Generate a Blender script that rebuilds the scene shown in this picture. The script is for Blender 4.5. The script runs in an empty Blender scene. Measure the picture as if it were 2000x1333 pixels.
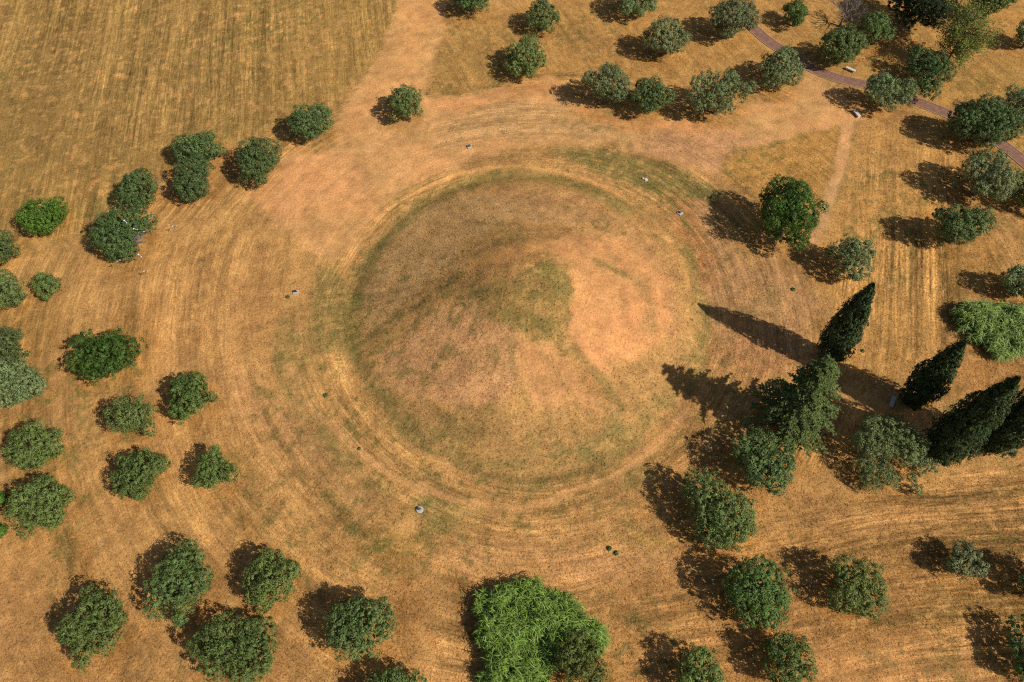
import bpy, math, random
import numpy as np
from mathutils import Vector, Matrix

# ------------------------------------------------------------------ camera, sky, sun, exposure
sc = bpy.context.scene
C = sc.collection
FPX, CAM_H, PITCH, ROLL = 1500.0, 90.0, math.radians(57.5), math.radians(2.5)
F = np.array([0, math.cos(PITCH), -math.sin(PITCH)]); R = np.array([1.0, 0, 0]); U = np.cross(R, F)
CX = math.cos(ROLL)*R - math.sin(ROLL)*U
CY = math.sin(ROLL)*R + math.cos(ROLL)*U
cam_d = bpy.data.cameras.new('camera'); cam = bpy.data.objects.new('camera', cam_d); C.objects.link(cam)
cam_d.sensor_width = 36; cam_d.lens = FPX/2000*36; cam_d.clip_start = 0.5; cam_d.clip_end = 8000
m = Matrix.Identity(4)
for i in range(3):
    m[i][0], m[i][1], m[i][2] = CX[i], CY[i], -F[i]
m[2][3] = CAM_H
cam.matrix_world = m
sc.camera = cam

SUN_AZ = np.array([0.853, -0.522]); SUN_EL = math.radians(42)
world = bpy.data.worlds.new('World'); sc.world = world; world.use_nodes = True
wn = world.node_tree; wn.nodes.clear()
sky = wn.nodes.new('ShaderNodeTexSky'); sky.sky_type = 'NISHITA'; sky.sun_disc = False
sky.sun_elevation = SUN_EL; sky.sun_rotation = math.atan2(SUN_AZ[0], SUN_AZ[1])
sky.air_density = 1.0; sky.dust_density = 1.5; sky.ozone_density = 1.0
bg = wn.nodes.new('ShaderNodeBackground'); bg.inputs[1].default_value = 0.06
wo = wn.nodes.new('ShaderNodeOutputWorld')
wn.links.new(sky.outputs[0], bg.inputs[0]); wn.links.new(bg.outputs[0], wo.inputs[0])
sl = bpy.data.lights.new('sun', 'SUN'); so = bpy.data.objects.new('sun', sl); C.objects.link(so)
sl.energy = 4.2; sl.angle = math.radians(0.53); sl.color = (1.0, 0.95, 0.87)
sd = Vector((SUN_AZ[0]*math.cos(SUN_EL), SUN_AZ[1]*math.cos(SUN_EL), math.sin(SUN_EL)))
so.rotation_euler = (-sd).to_track_quat('-Z', 'Y').to_euler(); so.location = (60, -40, 80)
sc.view_settings.view_transform = 'Standard'; sc.view_settings.look = 'None'
sc.view_settings.exposure = 0.05; sc.view_settings.gamma = 1.0
sc.view_settings.use_curve_mapping = False
sc.cycles.use_denoising = False; sc.cycles.filter_width = 1.15
sc.cycles.max_bounces = 4; sc.cycles.diffuse_bounces = 2; sc.cycles.glossy_bounces = 1; sc.cycles.transmission_bounces = 2

# ------------------------------------------------------------------ helpers
def at(px, py, z=0.0):
    "world point at height z under a point of the surveyed plan"
    d = F*FPX + CX*(px-1000) + CY*(666.5-py)
    t = (CAM_H-z)/-d[2]
    return np.array([d[0]*t, d[1]*t, z])

def ppm(P):
    return FPX/float((np.asarray(P, float)-np.array([0, 0, CAM_H]))@F)

def hash2(ix, iy, seed):
    h = (ix.astype(np.int64)*374761393 + iy.astype(np.int64)*668265263 + seed*974634777) & 0xffffffff
    h = ((h ^ (h >> 13))*1274126177) & 0xffffffff
    h = ((h ^ (h >> 16))*2246822519) & 0xffffffff
    return ((h ^ (h >> 15)) & 0xffffff)/float(0xffffff)

def vnoise(x, y, seed=0):
    ix = np.floor(x); iy = np.floor(y); fx = x-ix; fy = y-iy
    fx = fx*fx*(3-2*fx); fy = fy*fy*(3-2*fy)
    ix = ix.astype(np.int64); iy = iy.astype(np.int64)
    a = hash2(ix, iy, seed); b = hash2(ix+1, iy, seed); c = hash2(ix, iy+1, seed); d = hash2(ix+1, iy+1, seed)
    return (a*(1-fx)+b*fx)*(1-fy)+(c*(1-fx)+d*fx)*fy

def fbm(x, y, s, octs=4, seed=0, gain=0.55):
    v = 0.0; a = 1.0; t = 0.0
    for o in range(octs):
        v = v + a*vnoise(x/s, y/s, seed+o*17); t += a; a *= gain; s /= 2.07
    return v/t

def sstep(a, b, x):
    t = np.clip((x-a)/(b-a), 0, 1); return t*t*(3-2*t)

def lin(r, g, b, k=1.0):
    c = np.array([((c/255+0.055)/1.055)**2.4 if c > 10 else c/255/12.92 for c in (r, g, b)])*k
    l = c@np.array([0.2126, 0.7152, 0.0722])
    return (c*0.955+l*0.045)*np.array([1.17, 1.12, 1.05])

def mesh_np(name, verts, faces, mat=None, smooth=False):
    "faces: (n,3) or (n,4) int array"
    me = bpy.data.meshes.new(name)
    verts = np.asarray(verts, np.float32); faces = np.asarray(faces, np.int32)
    n, k = faces.shape
    me.vertices.add(len(verts)); me.vertices.foreach_set('co', verts.ravel())
    me.loops.add(n*k); me.loops.foreach_set('vertex_index', faces.ravel())
    me.polygons.add(n)
    me.polygons.foreach_set('loop_start', np.arange(n, dtype=np.int32)*k)
    if smooth: me.polygons.foreach_set('use_smooth', np.ones(n, bool))
    me.update(calc_edges=True)
    if mat: me.materials.append(mat)
    return me

def obj(name, me, parent=None, loc=None, rot=None):
    o = bpy.data.objects.new(name, me); C.objects.link(o)
    if parent: o.parent = parent
    if loc is not None: o.location = loc
    if rot is not None: o.rotation_euler = rot
    return o

def thing(name, label, cat, loc, group=None, rz=0.0):
    o = obj(name, None, None, [float(v) for v in loc], (0, 0, rz)); o.empty_display_size = 0.3
    o['label'] = label; o['category'] = cat
    if group: o['group'] = group
    return o

class MB:
    def __init__(s): s.v = []; s.f = []
    def box(s, x0, x1, y0, y1, z0, z1, taper=0.0):
        n = len(s.v); t = taper
        s.v += [(x0, y0, z0), (x1, y0, z0), (x1, y1, z0), (x0, y1, z0),
                (x0+t, y0+t, z1), (x1-t, y0+t, z1), (x1-t, y1-t, z1), (x0+t, y1-t, z1)]
        s.f += [tuple(n+i for i in q) for q in ((0, 3, 2, 1), (4, 5, 6, 7), (0, 1, 5, 4), (1, 2, 6, 5), (2, 3, 7, 6), (3, 0, 4, 7))]
    def tube(s, pts, rad, k=7):
        n = len(s.v); P = [Vector(p) for p in pts]
        for i, p in enumerate(P):
            d = (P[min(i+1, len(P)-1)]-P[max(i-1, 0)]).normalized()
            a = d.orthogonal().normalized(); b = d.cross(a)
            if i and a.dot(pa) < 0.99:
                a = (pa-d*pa.dot(d)).normalized(); b = d.cross(a)
            pa = a
            for j in range(k):
                t = 2*math.pi*j/k
                s.v.append(tuple(p+(a*math.cos(t)+b*math.sin(t))*rad[i]))
        for i in range(len(P)-1):
            for j in range(k):
                s.f.append((n+i*k+j, n+i*k+(j+1) % k, n+(i+1)*k+(j+1) % k, n+(i+1)*k+j))
        s.f.append(tuple(n+(len(P)-1)*k+j for j in range(k))); s.f.append(tuple(n+k-1-j for j in range(k)))
    def mesh(s, name, mat, smooth=False):
        me = bpy.data.meshes.new(name); me.from_pydata(s.v, [], s.f); me.update()
        if smooth:
            me.polygons.foreach_set('use_smooth', np.ones(len(me.polygons), bool))
        me.materials.append(mat); return me

# ------------------------------------------------------------------ materials
def new_mat(name):
    mt = bpy.data.materials.new(name); mt.use_nodes = True
    nt = mt.node_tree; nt.nodes.clear()
    out = nt.nodes.new('ShaderNodeOutputMaterial')
    return mt, nt, out

def N(nt, t, **kw):
    n = nt.nodes.new(t)
    for k, v in kw.items(): setattr(n, k, v)
    return n

def math_n(nt, op, a, b=None, c=None):
    n = N(nt, 'ShaderNodeMath', operation=op)
    for i, v in enumerate((a, b, c)):
        if v is None: continue
        if isinstance(v, (int, float)): n.inputs[i].default_value = v
        else: nt.links.new(v, n.inputs[i])
    return n.outputs[0]

def noise_n(nt, vec, scale, detail=3, rough=0.6):
    n = N(nt, 'ShaderNodeTexNoise'); n.inputs['Scale'].default_value = scale
    n.inputs['Detail'].default_value = detail; n.inputs['Roughness'].default_value = rough
    if vec is not None: nt.links.new(vec, n.inputs['Vector'])
    return n.outputs['Fac']

def rng_n(nt, v, a, b, c, d):
    n = N(nt, 'ShaderNodeMapRange'); nt.links.new(v, n.inputs[0])
    for i, q in enumerate((a, b, c, d)): n.inputs[i+1].default_value = q
    return n.outputs[0]

def scale_col(nt, col, fac):
    n = N(nt, 'ShaderNodeVectorMath', operation='SCALE')
    nt.links.new(col, n.inputs[0]); nt.links.new(fac, n.inputs['Scale'])
    return n.outputs[0]

def mix_col(nt, fac, a, b):
    n = N(nt, 'ShaderNodeMix', data_type='RGBA')
    for s, v in ((0, fac), (6, a), (7, b)):
        if isinstance(v, (int, float)): n.inputs[s].default_value = v
        elif isinstance(v, (tuple, list, np.ndarray)): n.inputs[s].default_value = (*[float(q) for q in v], 1)
        else: nt.links.new(v, n.inputs[s])
    return n.outputs[2]

def ground_material():
    mt, nt, out = new_mat('dry_ground')
    tint = N(nt, 'ShaderNodeAttribute', attribute_name='tint').outputs['Color']
    mow = N(nt, 'ShaderNodeAttribute', attribute_name='mow').outputs['Vector']
    misc = N(nt, 'ShaderNodeAttribute', attribute_name='misc').outputs['Color']
    sep = N(nt, 'ShaderNodeSeparateColor'); nt.links.new(misc, sep.inputs[0])
    grass, mowamt = sep.outputs[0], sep.outputs[1]
    geo = N(nt, 'ShaderNodeNewGeometry').outputs['Position']
    n1 = noise_n(nt, geo, 3.2, 4, 0.7); n2 = noise_n(nt, geo, 11.0, 3, 0.7); n3 = noise_n(nt, geo, 0.9, 3, 0.6)
    stretch = N(nt, 'ShaderNodeVectorMath', operation='MULTIPLY'); nt.links.new(mow, stretch.inputs[0])
    stretch.inputs[1].default_value = (1.0, 0.04, 1.0)
    s1 = noise_n(nt, stretch.outputs[0], 1.7, 3, 0.65)
    stretch2 = N(nt, 'ShaderNodeVectorMath', operation='MULTIPLY'); nt.links.new(mow, stretch2.inputs[0])
    stretch2.inputs[1].default_value = (1.0, 0.12, 1.0)
    s2 = noise_n(nt, stretch2.outputs[0], 3.6, 2, 0.6)
    # brightness modulation (natural mottling of straw and soil)
    f = math_n(nt, 'MULTIPLY', rng_n(nt, n1, 0.3, 0.7, 0.73, 1.27), rng_n(nt, n2, 0.3, 0.7, 0.80, 1.20))
    f = math_n(nt, 'MULTIPLY', f, rng_n(nt, n3, 0.3, 0.7, 0.92, 1.08))
    st = math_n(nt, 'ADD', math_n(nt, 'MULTIPLY', math_n(nt, 'SUBTRACT', s1, 0.5), 2.2),
                math_n(nt, 'MULTIPLY', math_n(nt, 'SUBTRACT', s2, 0.5), 1.5))
    st = math_n(nt, 'ADD', 1.0, math_n(nt, 'MULTIPLY', st, mowamt))
    f = math_n(nt, 'MULTIPLY', f, st)
    col = scale_col(nt, tint, f)
    n4 = noise_n(nt, geo, 5.0, 3, 0.75)
    gfac = math_n(nt, 'MULTIPLY', rng_n(nt, n4, 0.56, 0.64, 0.0, 0.6), grass)
    col = mix_col(nt, gfac, col, tuple(lin(112, 92, 42)))
    sh = N(nt, 'ShaderNodeVectorMath', operation='ADD'); nt.links.new(geo, sh.inputs[0]); sh.inputs[1].default_value = (31.7, 11.3, 5.1)
    n5 = noise_n(nt, sh.outputs[0], 4.2, 3, 0.75)
    pfac = math_n(nt, 'MULTIPLY', rng_n(nt, n5, 0.57, 0.66, 0.0, 0.42), grass)
    col = mix_col(nt, pfac, col, tuple(lin(208, 160, 94)))
    sh2 = N(nt, 'ShaderNodeVectorMath', operation='ADD'); nt.links.new(geo, sh2.inputs[0]); sh2.inputs[1].default_value = (-17.7, 41.3, 2.1)
    n6 = noise_n(nt, sh2.outputs[0], 2.4, 3, 0.7)
    col = mix_col(nt, math_n(nt, 'MULTIPLY', rng_n(nt, n6, 0.56, 0.70, 0.0, 0.4), grass), col, tuple(lin(186, 122, 76)))
    bs = N(nt, 'ShaderNodeBsdfPrincipled'); nt.links.new(col, bs.inputs['Base Color'])
    bs.inputs['Roughness'].default_value = 0.95; bs.inputs['Specular IOR Level'].default_value = 0.1
    bh = math_n(nt, 'ADD', math_n(nt, 'MULTIPLY', n1, 1.0), math_n(nt, 'MULTIPLY', n2, 0.5))
    bh = math_n(nt, 'ADD', bh, math_n(nt, 'MULTIPLY', math_n(nt, 'MULTIPLY', s1, mowamt), 1.2))
    bp = N(nt, 'ShaderNodeBump'); bp.inputs['Strength'].default_value = 0.7; bp.inputs['Distance'].default_value = 0.16
    nt.links.new(bh, bp.inputs['Height']); nt.links.new(bp.outputs[0], bs.inputs['Normal'])
    nt.links.new(bs.outputs[0], out.inputs[0])
    return mt

def tint_material(name, rough=0.9, transl=0.0):
    mt, nt, out = new_mat(name)
    tint = N(nt, 'ShaderNodeAttribute', attribute_name='tint').outputs['Color']
    bs = N(nt, 'ShaderNodeBsdfPrincipled'); nt.links.new(tint, bs.inputs['Base Color'])
    bs.inputs['Roughness'].default_value = rough; bs.inputs['Specular IOR Level'].default_value = 0.15
    res = bs.outputs[0]
    if transl:
        tr = N(nt, 'ShaderNodeBsdfTranslucent'); nt.links.new(tint, tr.inputs[0])
        mx = N(nt, 'ShaderNodeMixShader'); mx.inputs[0].default_value = transl
        nt.links.new(bs.outputs[0], mx.inputs[1]); nt.links.new(tr.outputs[0], mx.inputs[2]); res = mx.outputs[0]
    nt.links.new(res, out.inputs[0])
    return mt

def leaf_material(name, var=0.35, transl=0.22, rough=0.55, warm=(1.35, 1.1, 0.6)):
    "foliage: the object's own colour, varied from leaf to leaf and from clump to clump"
    mt, nt, out = new_mat(name)
    oi = N(nt, 'ShaderNodeObjectInfo'); geo = N(nt, 'ShaderNodeNewGeometry')
    rnd = geo.outputs['Random Per Island']
    tc = N(nt, 'ShaderNodeTexCoord').outputs['Object']
    n1 = noise_n(nt, tc, 0.9, 2, 0.5)
    f = math_n(nt, 'MULTIPLY', rng_n(nt, rnd, 0, 1, 1-var, 1+var), rng_n(nt, n1, 0.3, 0.7, 0.78, 1.22))
    col = scale_col(nt, oi.outputs['Color'], f)
    wcol = N(nt, 'ShaderNodeVectorMath', operation='MULTIPLY'); nt.links.new(col, wcol.inputs[0]); wcol.inputs[1].default_value = warm
    n2 = noise_n(nt, tc, 2.3, 2, 0.5)
    col = mix_col(nt, rng_n(nt, n2, 0.45, 0.75, 0.0, 0.8), col, wcol.outputs[0])
    bs = N(nt, 'ShaderNodeBsdfPrincipled'); nt.links.new(col, bs.inputs['Base Color'])
    bs.inputs['Roughness'].default_value = rough; bs.inputs['Specular IOR Level'].default_value = 0.18
    tr = N(nt, 'ShaderNodeBsdfTranslucent'); nt.links.new(col, tr.inputs[0])
    mx = N(nt, 'ShaderNodeMixShader'); mx.inputs[0].default_value = transl
    nt.links.new(bs.outputs[0], mx.inputs[1]); nt.links.new(tr.outputs[0], mx.inputs[2])
    nt.links.new(mx.outputs[0], out.inputs[0])
    return mt

def plain_material(name, col, rough=0.8, ns=6.0, amt=0.2, bump=0.0, metal=0.0):
    mt, nt, out = new_mat(name)
    tc = N(nt, 'ShaderNodeTexCoord').outputs['Object']
    n1 = noise_n(nt, tc, ns, 4, 0.65)
    a = np.array(col)
    c = mix_col(nt, rng_n(nt, n1, 0.3, 0.7, 0, 1), tuple(a*(1-amt)), tuple(np.minimum(a*(1+amt), 0.95)))
    bs = N(nt, 'ShaderNodeBsdfPrincipled'); nt.links.new(c, bs.inputs['Base Color'])
    bs.inputs['Roughness'].default_value = rough; bs.inputs['Metallic'].default_value = metal
    if bump:
        bp = N(nt, 'ShaderNodeBump'); bp.inputs['Strength'].default_value = bump; bp.inputs['Distance'].default_value = 0.03
        nt.links.new(n1, bp.inputs['Height']); nt.links.new(bp.outputs[0], bs.inputs['Normal'])
    nt.links.new(bs.outputs[0], out.inputs[0])
    return mt

M_GROUND = ground_material()
M_GRASS = tint_material('dry_grass', 0.9, 0.4)
M_LEAF = leaf_material('olive_leaves', 0.22, 0.15, 0.5, (1.12, 1.06, 0.85))
M_LEAF_FRESH = leaf_material('fresh_leaves', 0.4, 0.28, 0.5, (1.3, 1.15, 0.7))
M_CONIFER = leaf_material('conifer_needles', 0.4, 0.1, 0.6, (1.2, 1.12, 0.8))
M_REED = leaf_material('reed_leaves', 0.5, 0.3, 0.45, (1.35, 1.15, 0.6))
M_BARK = plain_material('bark', (0.13, 0.10, 0.075), 0.95, 5, 0.4, 0.6)
M_GREYBARK = plain_material('dead_wood', (0.22, 0.19, 0.16), 0.95, 5, 0.3, 0.5)
M_STONE = plain_material('pale_stone', (0.62, 0.57, 0.50), 0.85, 4, 0.15, 0.2)
M_CONCRETE = plain_material('concrete', (0.46, 0.42, 0.38), 0.9, 6, 0.15, 0.2)
M_DARKMETAL = plain_material('dark_metal', (0.05, 0.055, 0.06), 0.45, 8, 0.2, 0, 0.5)
M_GLASSY = plain_material('lamp_glass', (0.30, 0.33, 0.33), 0.12, 8, 0.1)
M_PATH = plain_material('red_gravel', (0.25, 0.122, 0.078), 0.95, 1.4, 0.34, 0.3)
M_KERB = plain_material('kerb_stone', (0.40, 0.29, 0.20), 0.9, 3, 0.25, 0.2)
M_BLACKF = plain_material('black_feathers', (0.02, 0.02, 0.025), 0.5, 8, 0.2)
M_WHITEF = plain_material('white_feathers', (0.85, 0.85, 0.85), 0.7, 8, 0.05)

# ------------------------------------------------------------------ where the olives stand
OLV = np.array([0.138, 0.186, 0.056]); OLV_G = np.array([0.142, 0.194, 0.050]); OLV_D = np.array([0.108, 0.162, 0.050]); OLV_S = np.array([0.180, 0.222, 0.088])
FRESH = np.array([0.095, 0.180, 0.026]); FRESH_D = np.array([0.066, 0.132, 0.026])
GO = 'olive trees scattered round the mound'
OL = [  # box in the plan photo, colour, label, options
 ((224, 330, 311, 415), OLV_D, 'dark round olive crown touching the olive with birds around it, on its far side', {}),
 ((178, 406, 304, 510), OLV_D, 'large olive with a bare grey patch and small white birds flying around', dict(lobes_px=[(214, 446, 32, 3.8), (240, 436, 32, 4.4), (266, 432, 26, 3.8), (200, 466, 24, 3.0), (226, 472, 32, 3.4), (246, 488, 21, 2.2), (290, 434, 17, 3.0), (222, 494, 17, 1.8)])),
 ((330, 257, 441, 325), OLV_D, 'wide low olive at the field edge, just behind another olive of the pair', dict(flat=0.62)),
 ((330, 307, 422, 397), OLV_D, 'front olive of the touching pair left of the bare orange earth', {}),
 ((453, 266, 548, 366), OLV_D, 'dense round olive standing alone on the left rim of the orange earth', dict(nl=11)),
 ((562, 199, 658, 280), OLV_D, 'compact dome olive where the mown field meets the dirt track', dict(nl=11)),
 ((752, 154, 832, 247), OLV, 'lone olive standing in the middle of the dirt track bend above the mound', {}),
 ((882, -48, 960, 34), OLV_D, 'olive cut by the top frame edge beside the dirt track', {}),
 ((1022, -5, 1095, 72), OLV, 'tall olive crown just behind the round olive above the mound', {}),
 ((985, 68, 1068, 160), OLV, 'round bright topped olive right above the mound near the worn earth edge', dict(nl=11)),
 ((1205, -44, 1287, 38), OLV_S, 'pale olive at the top edge above the straw slope with mowing lines', {}),
 ((1250, 32, 1349, 118), OLV_S, 'pointed loose olive on the straw slope, alone between two rows', dict(nl=8, core=0.6)),
 ((1375, -5, 1480, 82), OLV_S, 'olive beside the upper end of the red gravel path', {}),
 ((1130, 124, 1236, 210), OLV_S, 'larger left olive of the joined pair on the edge of the worn earth', dict(core=0.6)),
 ((1225, 148, 1313, 227), OLV_D, 'smaller drooping right olive of the joined pair on the worn earth edge', dict(core=0.58)),
 ((1343, 132, 1468, 232), OLV_S, 'broad ragged olive between the joined pair and the round olive by the path', dict(core=0.58, nl=10)),
 ((1477, 92, 1573, 180), OLV_S, 'round pale olive on the lower side of the red path', {}),
 ((1600, 50, 1700, 132), OLV, 'leafy olive right behind the white bench on the red path', dict(nl=10)),
 ((1675, 13, 1745, 98), OLV, 'grey green olive behind the olive that shades the path', {}),
 ((1688, 134, 1785, 218), OLV_S, 'spreading olive covering the red path, a shaded bench at its foot', dict(core=0.55, nl=8)),
 ((1770, 93, 1862, 186), OLV_D, 'ragged dark olive below the tall airy yellow green tree', dict(core=0.55)),
 ((1890, -30, 1992, 30), OLV_G, 'low olive cut by the top edge right of the airy tree', {}),
 ((1974, 40, 2050, 95), OLV_D, 'olive peeking in at the upper right edge over a black shadow', {}),
 ((1862, 186, 1990, 292), OLV_D, 'big dark olive hiding a stretch of the red path on the right', dict(nl=11)),
 ((1945, 166, 2045, 258), OLV_S, 'pale olive at the right edge behind the big dark olive', {}),
 ((1865, 290, 1990, 402), OLV_S, 'bright lumpy olive below the path, above the drooping olive on the right', dict(core=0.6, nl=10)),
 ((1812, 385, 1953, 490), OLV_D, 'wide drooping blue green olive at the edge of the mown strip', dict(core=0.58, nl=10)),
 ((1978, 335, 2060, 425), OLV_D, 'dark olive mostly cut by the right edge next to the lumpy olive', {}),
 ((1608, 455, 1718, 552), OLV_S, 'silvery olive right behind the tip of the tallest looking cypress', dict(core=0.62)),
 ((1950, 512, 2045, 592), OLV_S, 'grey olive above the bright reeds at the right edge', {}),
 ((1422, 843, 1556, 966), OLV_D, 'blue green olive at the foot of the big cedar', dict(core=0.62, nl=11)),
 ((1330, 930, 1478, 1075), OLV, 'ragged diagonal olive below the cedar shadow with trailing branches', dict(lobes_px=[(1365, 950, 33, 3.4), (1392, 985, 48, 3.6), (1418, 1010, 48, 3.8), (1440, 1000, 36, 2.6), (1462, 1032, 17, 1.2), (1430, 1050, 24, 1.5), (1395, 1035, 36, 2.4)])),
 ((1420, 1090, 1545, 1218), FRESH_D*0.6+OLV*0.5, 'olive with a greener patch on its crown, below the ragged diagonal olive', dict(lobes_px=[(1478, 1125, 36, 4.4), (1462, 1150, 44, 3.8), (1500, 1140, 40, 3.8), (1480, 1180, 44, 2.8), (1520, 1170, 26, 2.4), (1508, 1196, 26, 1.6), (1448, 1180, 24, 2.0)])),
 ((1622, 1090, 1732, 1198), OLV_G, 'open olive made of separate leafy balls in the lower right', dict(lobes_px=[(1652, 1115, 30, 3.8), (1690, 1125, 32, 4.0), (1716, 1145, 20, 3.2), (1650, 1162, 32, 2.8), (1690, 1175, 32, 2.4), (1670, 1140, 34, 2.8), (1715, 1170, 17, 1.8)])),
 ((1845, 1058, 1930, 1138), OLV_S, 'small round bluish olive at the far right with a long shadow', dict(nl=8)),
 ((1310, 1270, 1432, 1380), OLV_G, 'olive cut by the bottom edge right of the big reed thicket', {}),
 ((1478, 1237, 1598, 1348), OLV_G, 'olive at the bottom edge below the open olive of leafy balls', dict(core=0.6)),
 ((1962, 1215, 2065, 1335), OLV_D, 'olive at the lower right corner with a dappled shadow', {}),
 ((1985, 1085, 2095, 1185), OLV_D, 'olive outside the right edge whose dark shadow reaches in', {}),
 ((-58, 440, 36, 524), OLV_D, 'olive cut by the left edge, next to the small bright green tree', {}),
 ((-45, 531, 52, 616), OLV, 'olive cut by the left edge beside the very small round shrub', {}),
 ((-52, 640, 56, 748), OLV, 'upper olive of the merged pair at the left edge', {}),
 ((-34, 703, 84, 806), OLV_S, 'lower olive of the merged pair at the left edge', dict(core=0.62)),
 ((323, 722, 425, 824), OLV_G, 'olive nearest the mound on its lower left side, round and tufty', {}),
 ((200, 767, 315, 866), OLV_G, 'wide olive below the dark green broadleaf tree on the left', dict(core=0.62)),
 ((12, 820, 117, 927), OLV_G, 'olive near the left edge, upper of two in a column', dict(core=0.64)),
 ((217, 876, 323, 980), OLV_G, 'second olive of the left column with a notch in its far side', dict(core=0.6)),
 ((372, 868, 471, 962), OLV_G, 'small leaning olive alone on the lower left rows', dict(core=0.6, nl=8)),
 ((20, 934, 136, 1043), OLV_G, 'broad olive near the left edge with bare twigs, lower of two in a column', {}),
 ((286, 1063, 416, 1217), OLV_D*0.5+OLV_G*0.5, 'tall oval olive in the lower left group of four', dict(nl=11)),
 ((465, 1073, 588, 1193), OLV_G, 'grey green olive on the right of the lower left group', dict(nl=11)),
 ((112, 1155, 245, 1300), OLV_G, 'soft leaning olive nearest the lower left corner', dict(nl=9)),
 ((386, 1202, 530, 1330), OLV_D*0.5+OLV_G*0.5, 'large clumpy olive at the bottom of the lower left group', dict(nl=11)),
 ((635, 1155, 780, 1293), OLV_D*0.5+OLV*0.5, 'large lumpy olive left of the worn track by the reeds', dict(nl=11)),
 ((712, 1300, 832, 1410), OLV, 'olive cut by the bottom edge below the large lumpy olive', {}),
 ((1070, 1238, 1192, 1350), OLV_G*0.9+np.array([0.02, 0.01, 0]), 'brownish olive growing against the big reed thicket', dict(core=0.58)),
]

# ------------------------------------------------------------------ terrain
MC = np.array([2.4, 63.4])                                   # mound centre
_r = np.linspace(0, 40, 801)
_h = np.interp(_r, [0, 2.2, 4.5, 8, 14, 19, 23.2, 25.4, 26.2, 27.4, 29.0, 31, 40], [9.3, 8.85, 7.95, 6.4, 4.05, 2.2, 0.82, 0.02, -0.06, 0.0, 0.06, 0.0, 0])
_k = np.hanning(17); _k /= _k.sum(); _h = np.convolve(np.pad(_h, 8, mode='edge'), _k, 'valid')

PATH_PX = [(1440, 28), (1467, 52), (1500, 82), (1545, 110), (1590, 138), (1640, 156), (1700, 168), (1750, 184), (1800, 203), (1850, 222), (1905, 250), (1960, 284), (2010, 325), (2080, 385)]
PATH = np.array([at(*p)[:2] for p in PATH_PX])

def seg_dist(x, y, pts):
    d = np.full(x.shape, 1e9)
    for (ax, ay), (bx, by) in zip(pts[:-1], pts[1:]):
        vx, vy = bx-ax, by-ay; L = vx*vx+vy*vy+1e-9
        t = np.clip(((x-ax)*vx+(y-ay)*vy)/L, 0, 1)
        d = np.minimum(d, np.hypot(x-ax-t*vx, y-ay-t*vy))
    return d

def height(x, y):
    dx, dy = x-MC[0], y-MC[1]; r = np.hypot(dx, dy); th = np.arctan2(dy, dx)
    wob = 0.5*(vnoise(th*1.6+20, r*0.05, 3)-0.5)+0.25*(vnoise(th*4+50, r*0.1, 4)-0.5)
    wob = wob*np.minimum(r/8, 1)
    z = np.interp(r+wob*1.2, _r, _h)
    on = sstep(27, 22, r)
    z = z+on*0.14*(fbm(x, y, 4.0, 3, 11)-0.5)
    # the worn footpath that climbs the west flank and the gully down the south-east one
    off = 0.10*(fbm(x, y, 6.0, 3, 21)-0.5)+0.05*(fbm(x, y, 0.9, 2, 31)-0.5)
    near = (x > PATH[:, 0].min()-5)
    flat = np.ones_like(x)
    if near.any():
        flat[near] = sstep(2.2, 4.5, seg_dist(x[near], y[near], PATH))
    return z+off*flat

def poly_sd(x, y, P):
    "signed distance, positive inside"
    P = np.asarray(P); d = np.full(x.shape, 1e9); ins = np.zeros(x.shape, bool)
    n = len(P)
    for i in range(n):
        ax, ay = P[i]; bx, by = P[(i+1) % n]
        vx, vy = bx-ax, by-ay; L = vx*vx+vy*vy+1e-9
        t = np.clip(((x-ax)*vx+(y-ay)*vy)/L, 0, 1)
        d = np.minimum(d, np.hypot(x-ax-t*vx, y-ay-t*vy))
        cond = (ay > y) != (by > y)
        if by != ay:
            ins ^= cond & (x < (bx-ax)*(y-ay)/(by-ay)+ax)
    return np.where(ins, d, -d)

def on_mound(px, py):
    z = 0.0
    for _ in range(6):
        P = at(px, py, z); z = float(np.interp(np.hypot(P[0]-MC[0], P[1]-MC[1]), _r, _h))
    return P[:2]

def W(pts): return np.array([on_mound(*p) for p in pts])

def smooth_line(P):
    if len(P) < 3: return P
    Q = np.concatenate([[2*P[0]-P[1]], P, [2*P[-1]-P[-2]]]); out = []
    for i in range(1, len(Q)-2):
        a, b, c, d = Q[i-1], Q[i], Q[i+1], Q[i+2]
        for t in np.linspace(0, 1, 5)[:-1]:
            out.append(0.5*(2*b+(c-a)*t+(2*a-5*b+4*c-d)*t*t+(3*b-a-3*c+d)*t**3))
    out.append(Q[-2]); return np.array(out)

ORANGE = lin(205, 146, 92); TAN = lin(184, 143, 98); STRAW = lin(192, 148, 84); DRY = lin(172, 128, 74); BROWN = lin(140, 103, 60)
OLIVE = lin(128, 112, 62); GREEN = lin(92, 104, 48); PINK = lin(180, 132, 98); DKB = lin(112, 84, 50); YEL = lin(188, 140, 66)
FIELD = lin(145, 117, 58); PALE = lin(204, 156, 92)

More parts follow.
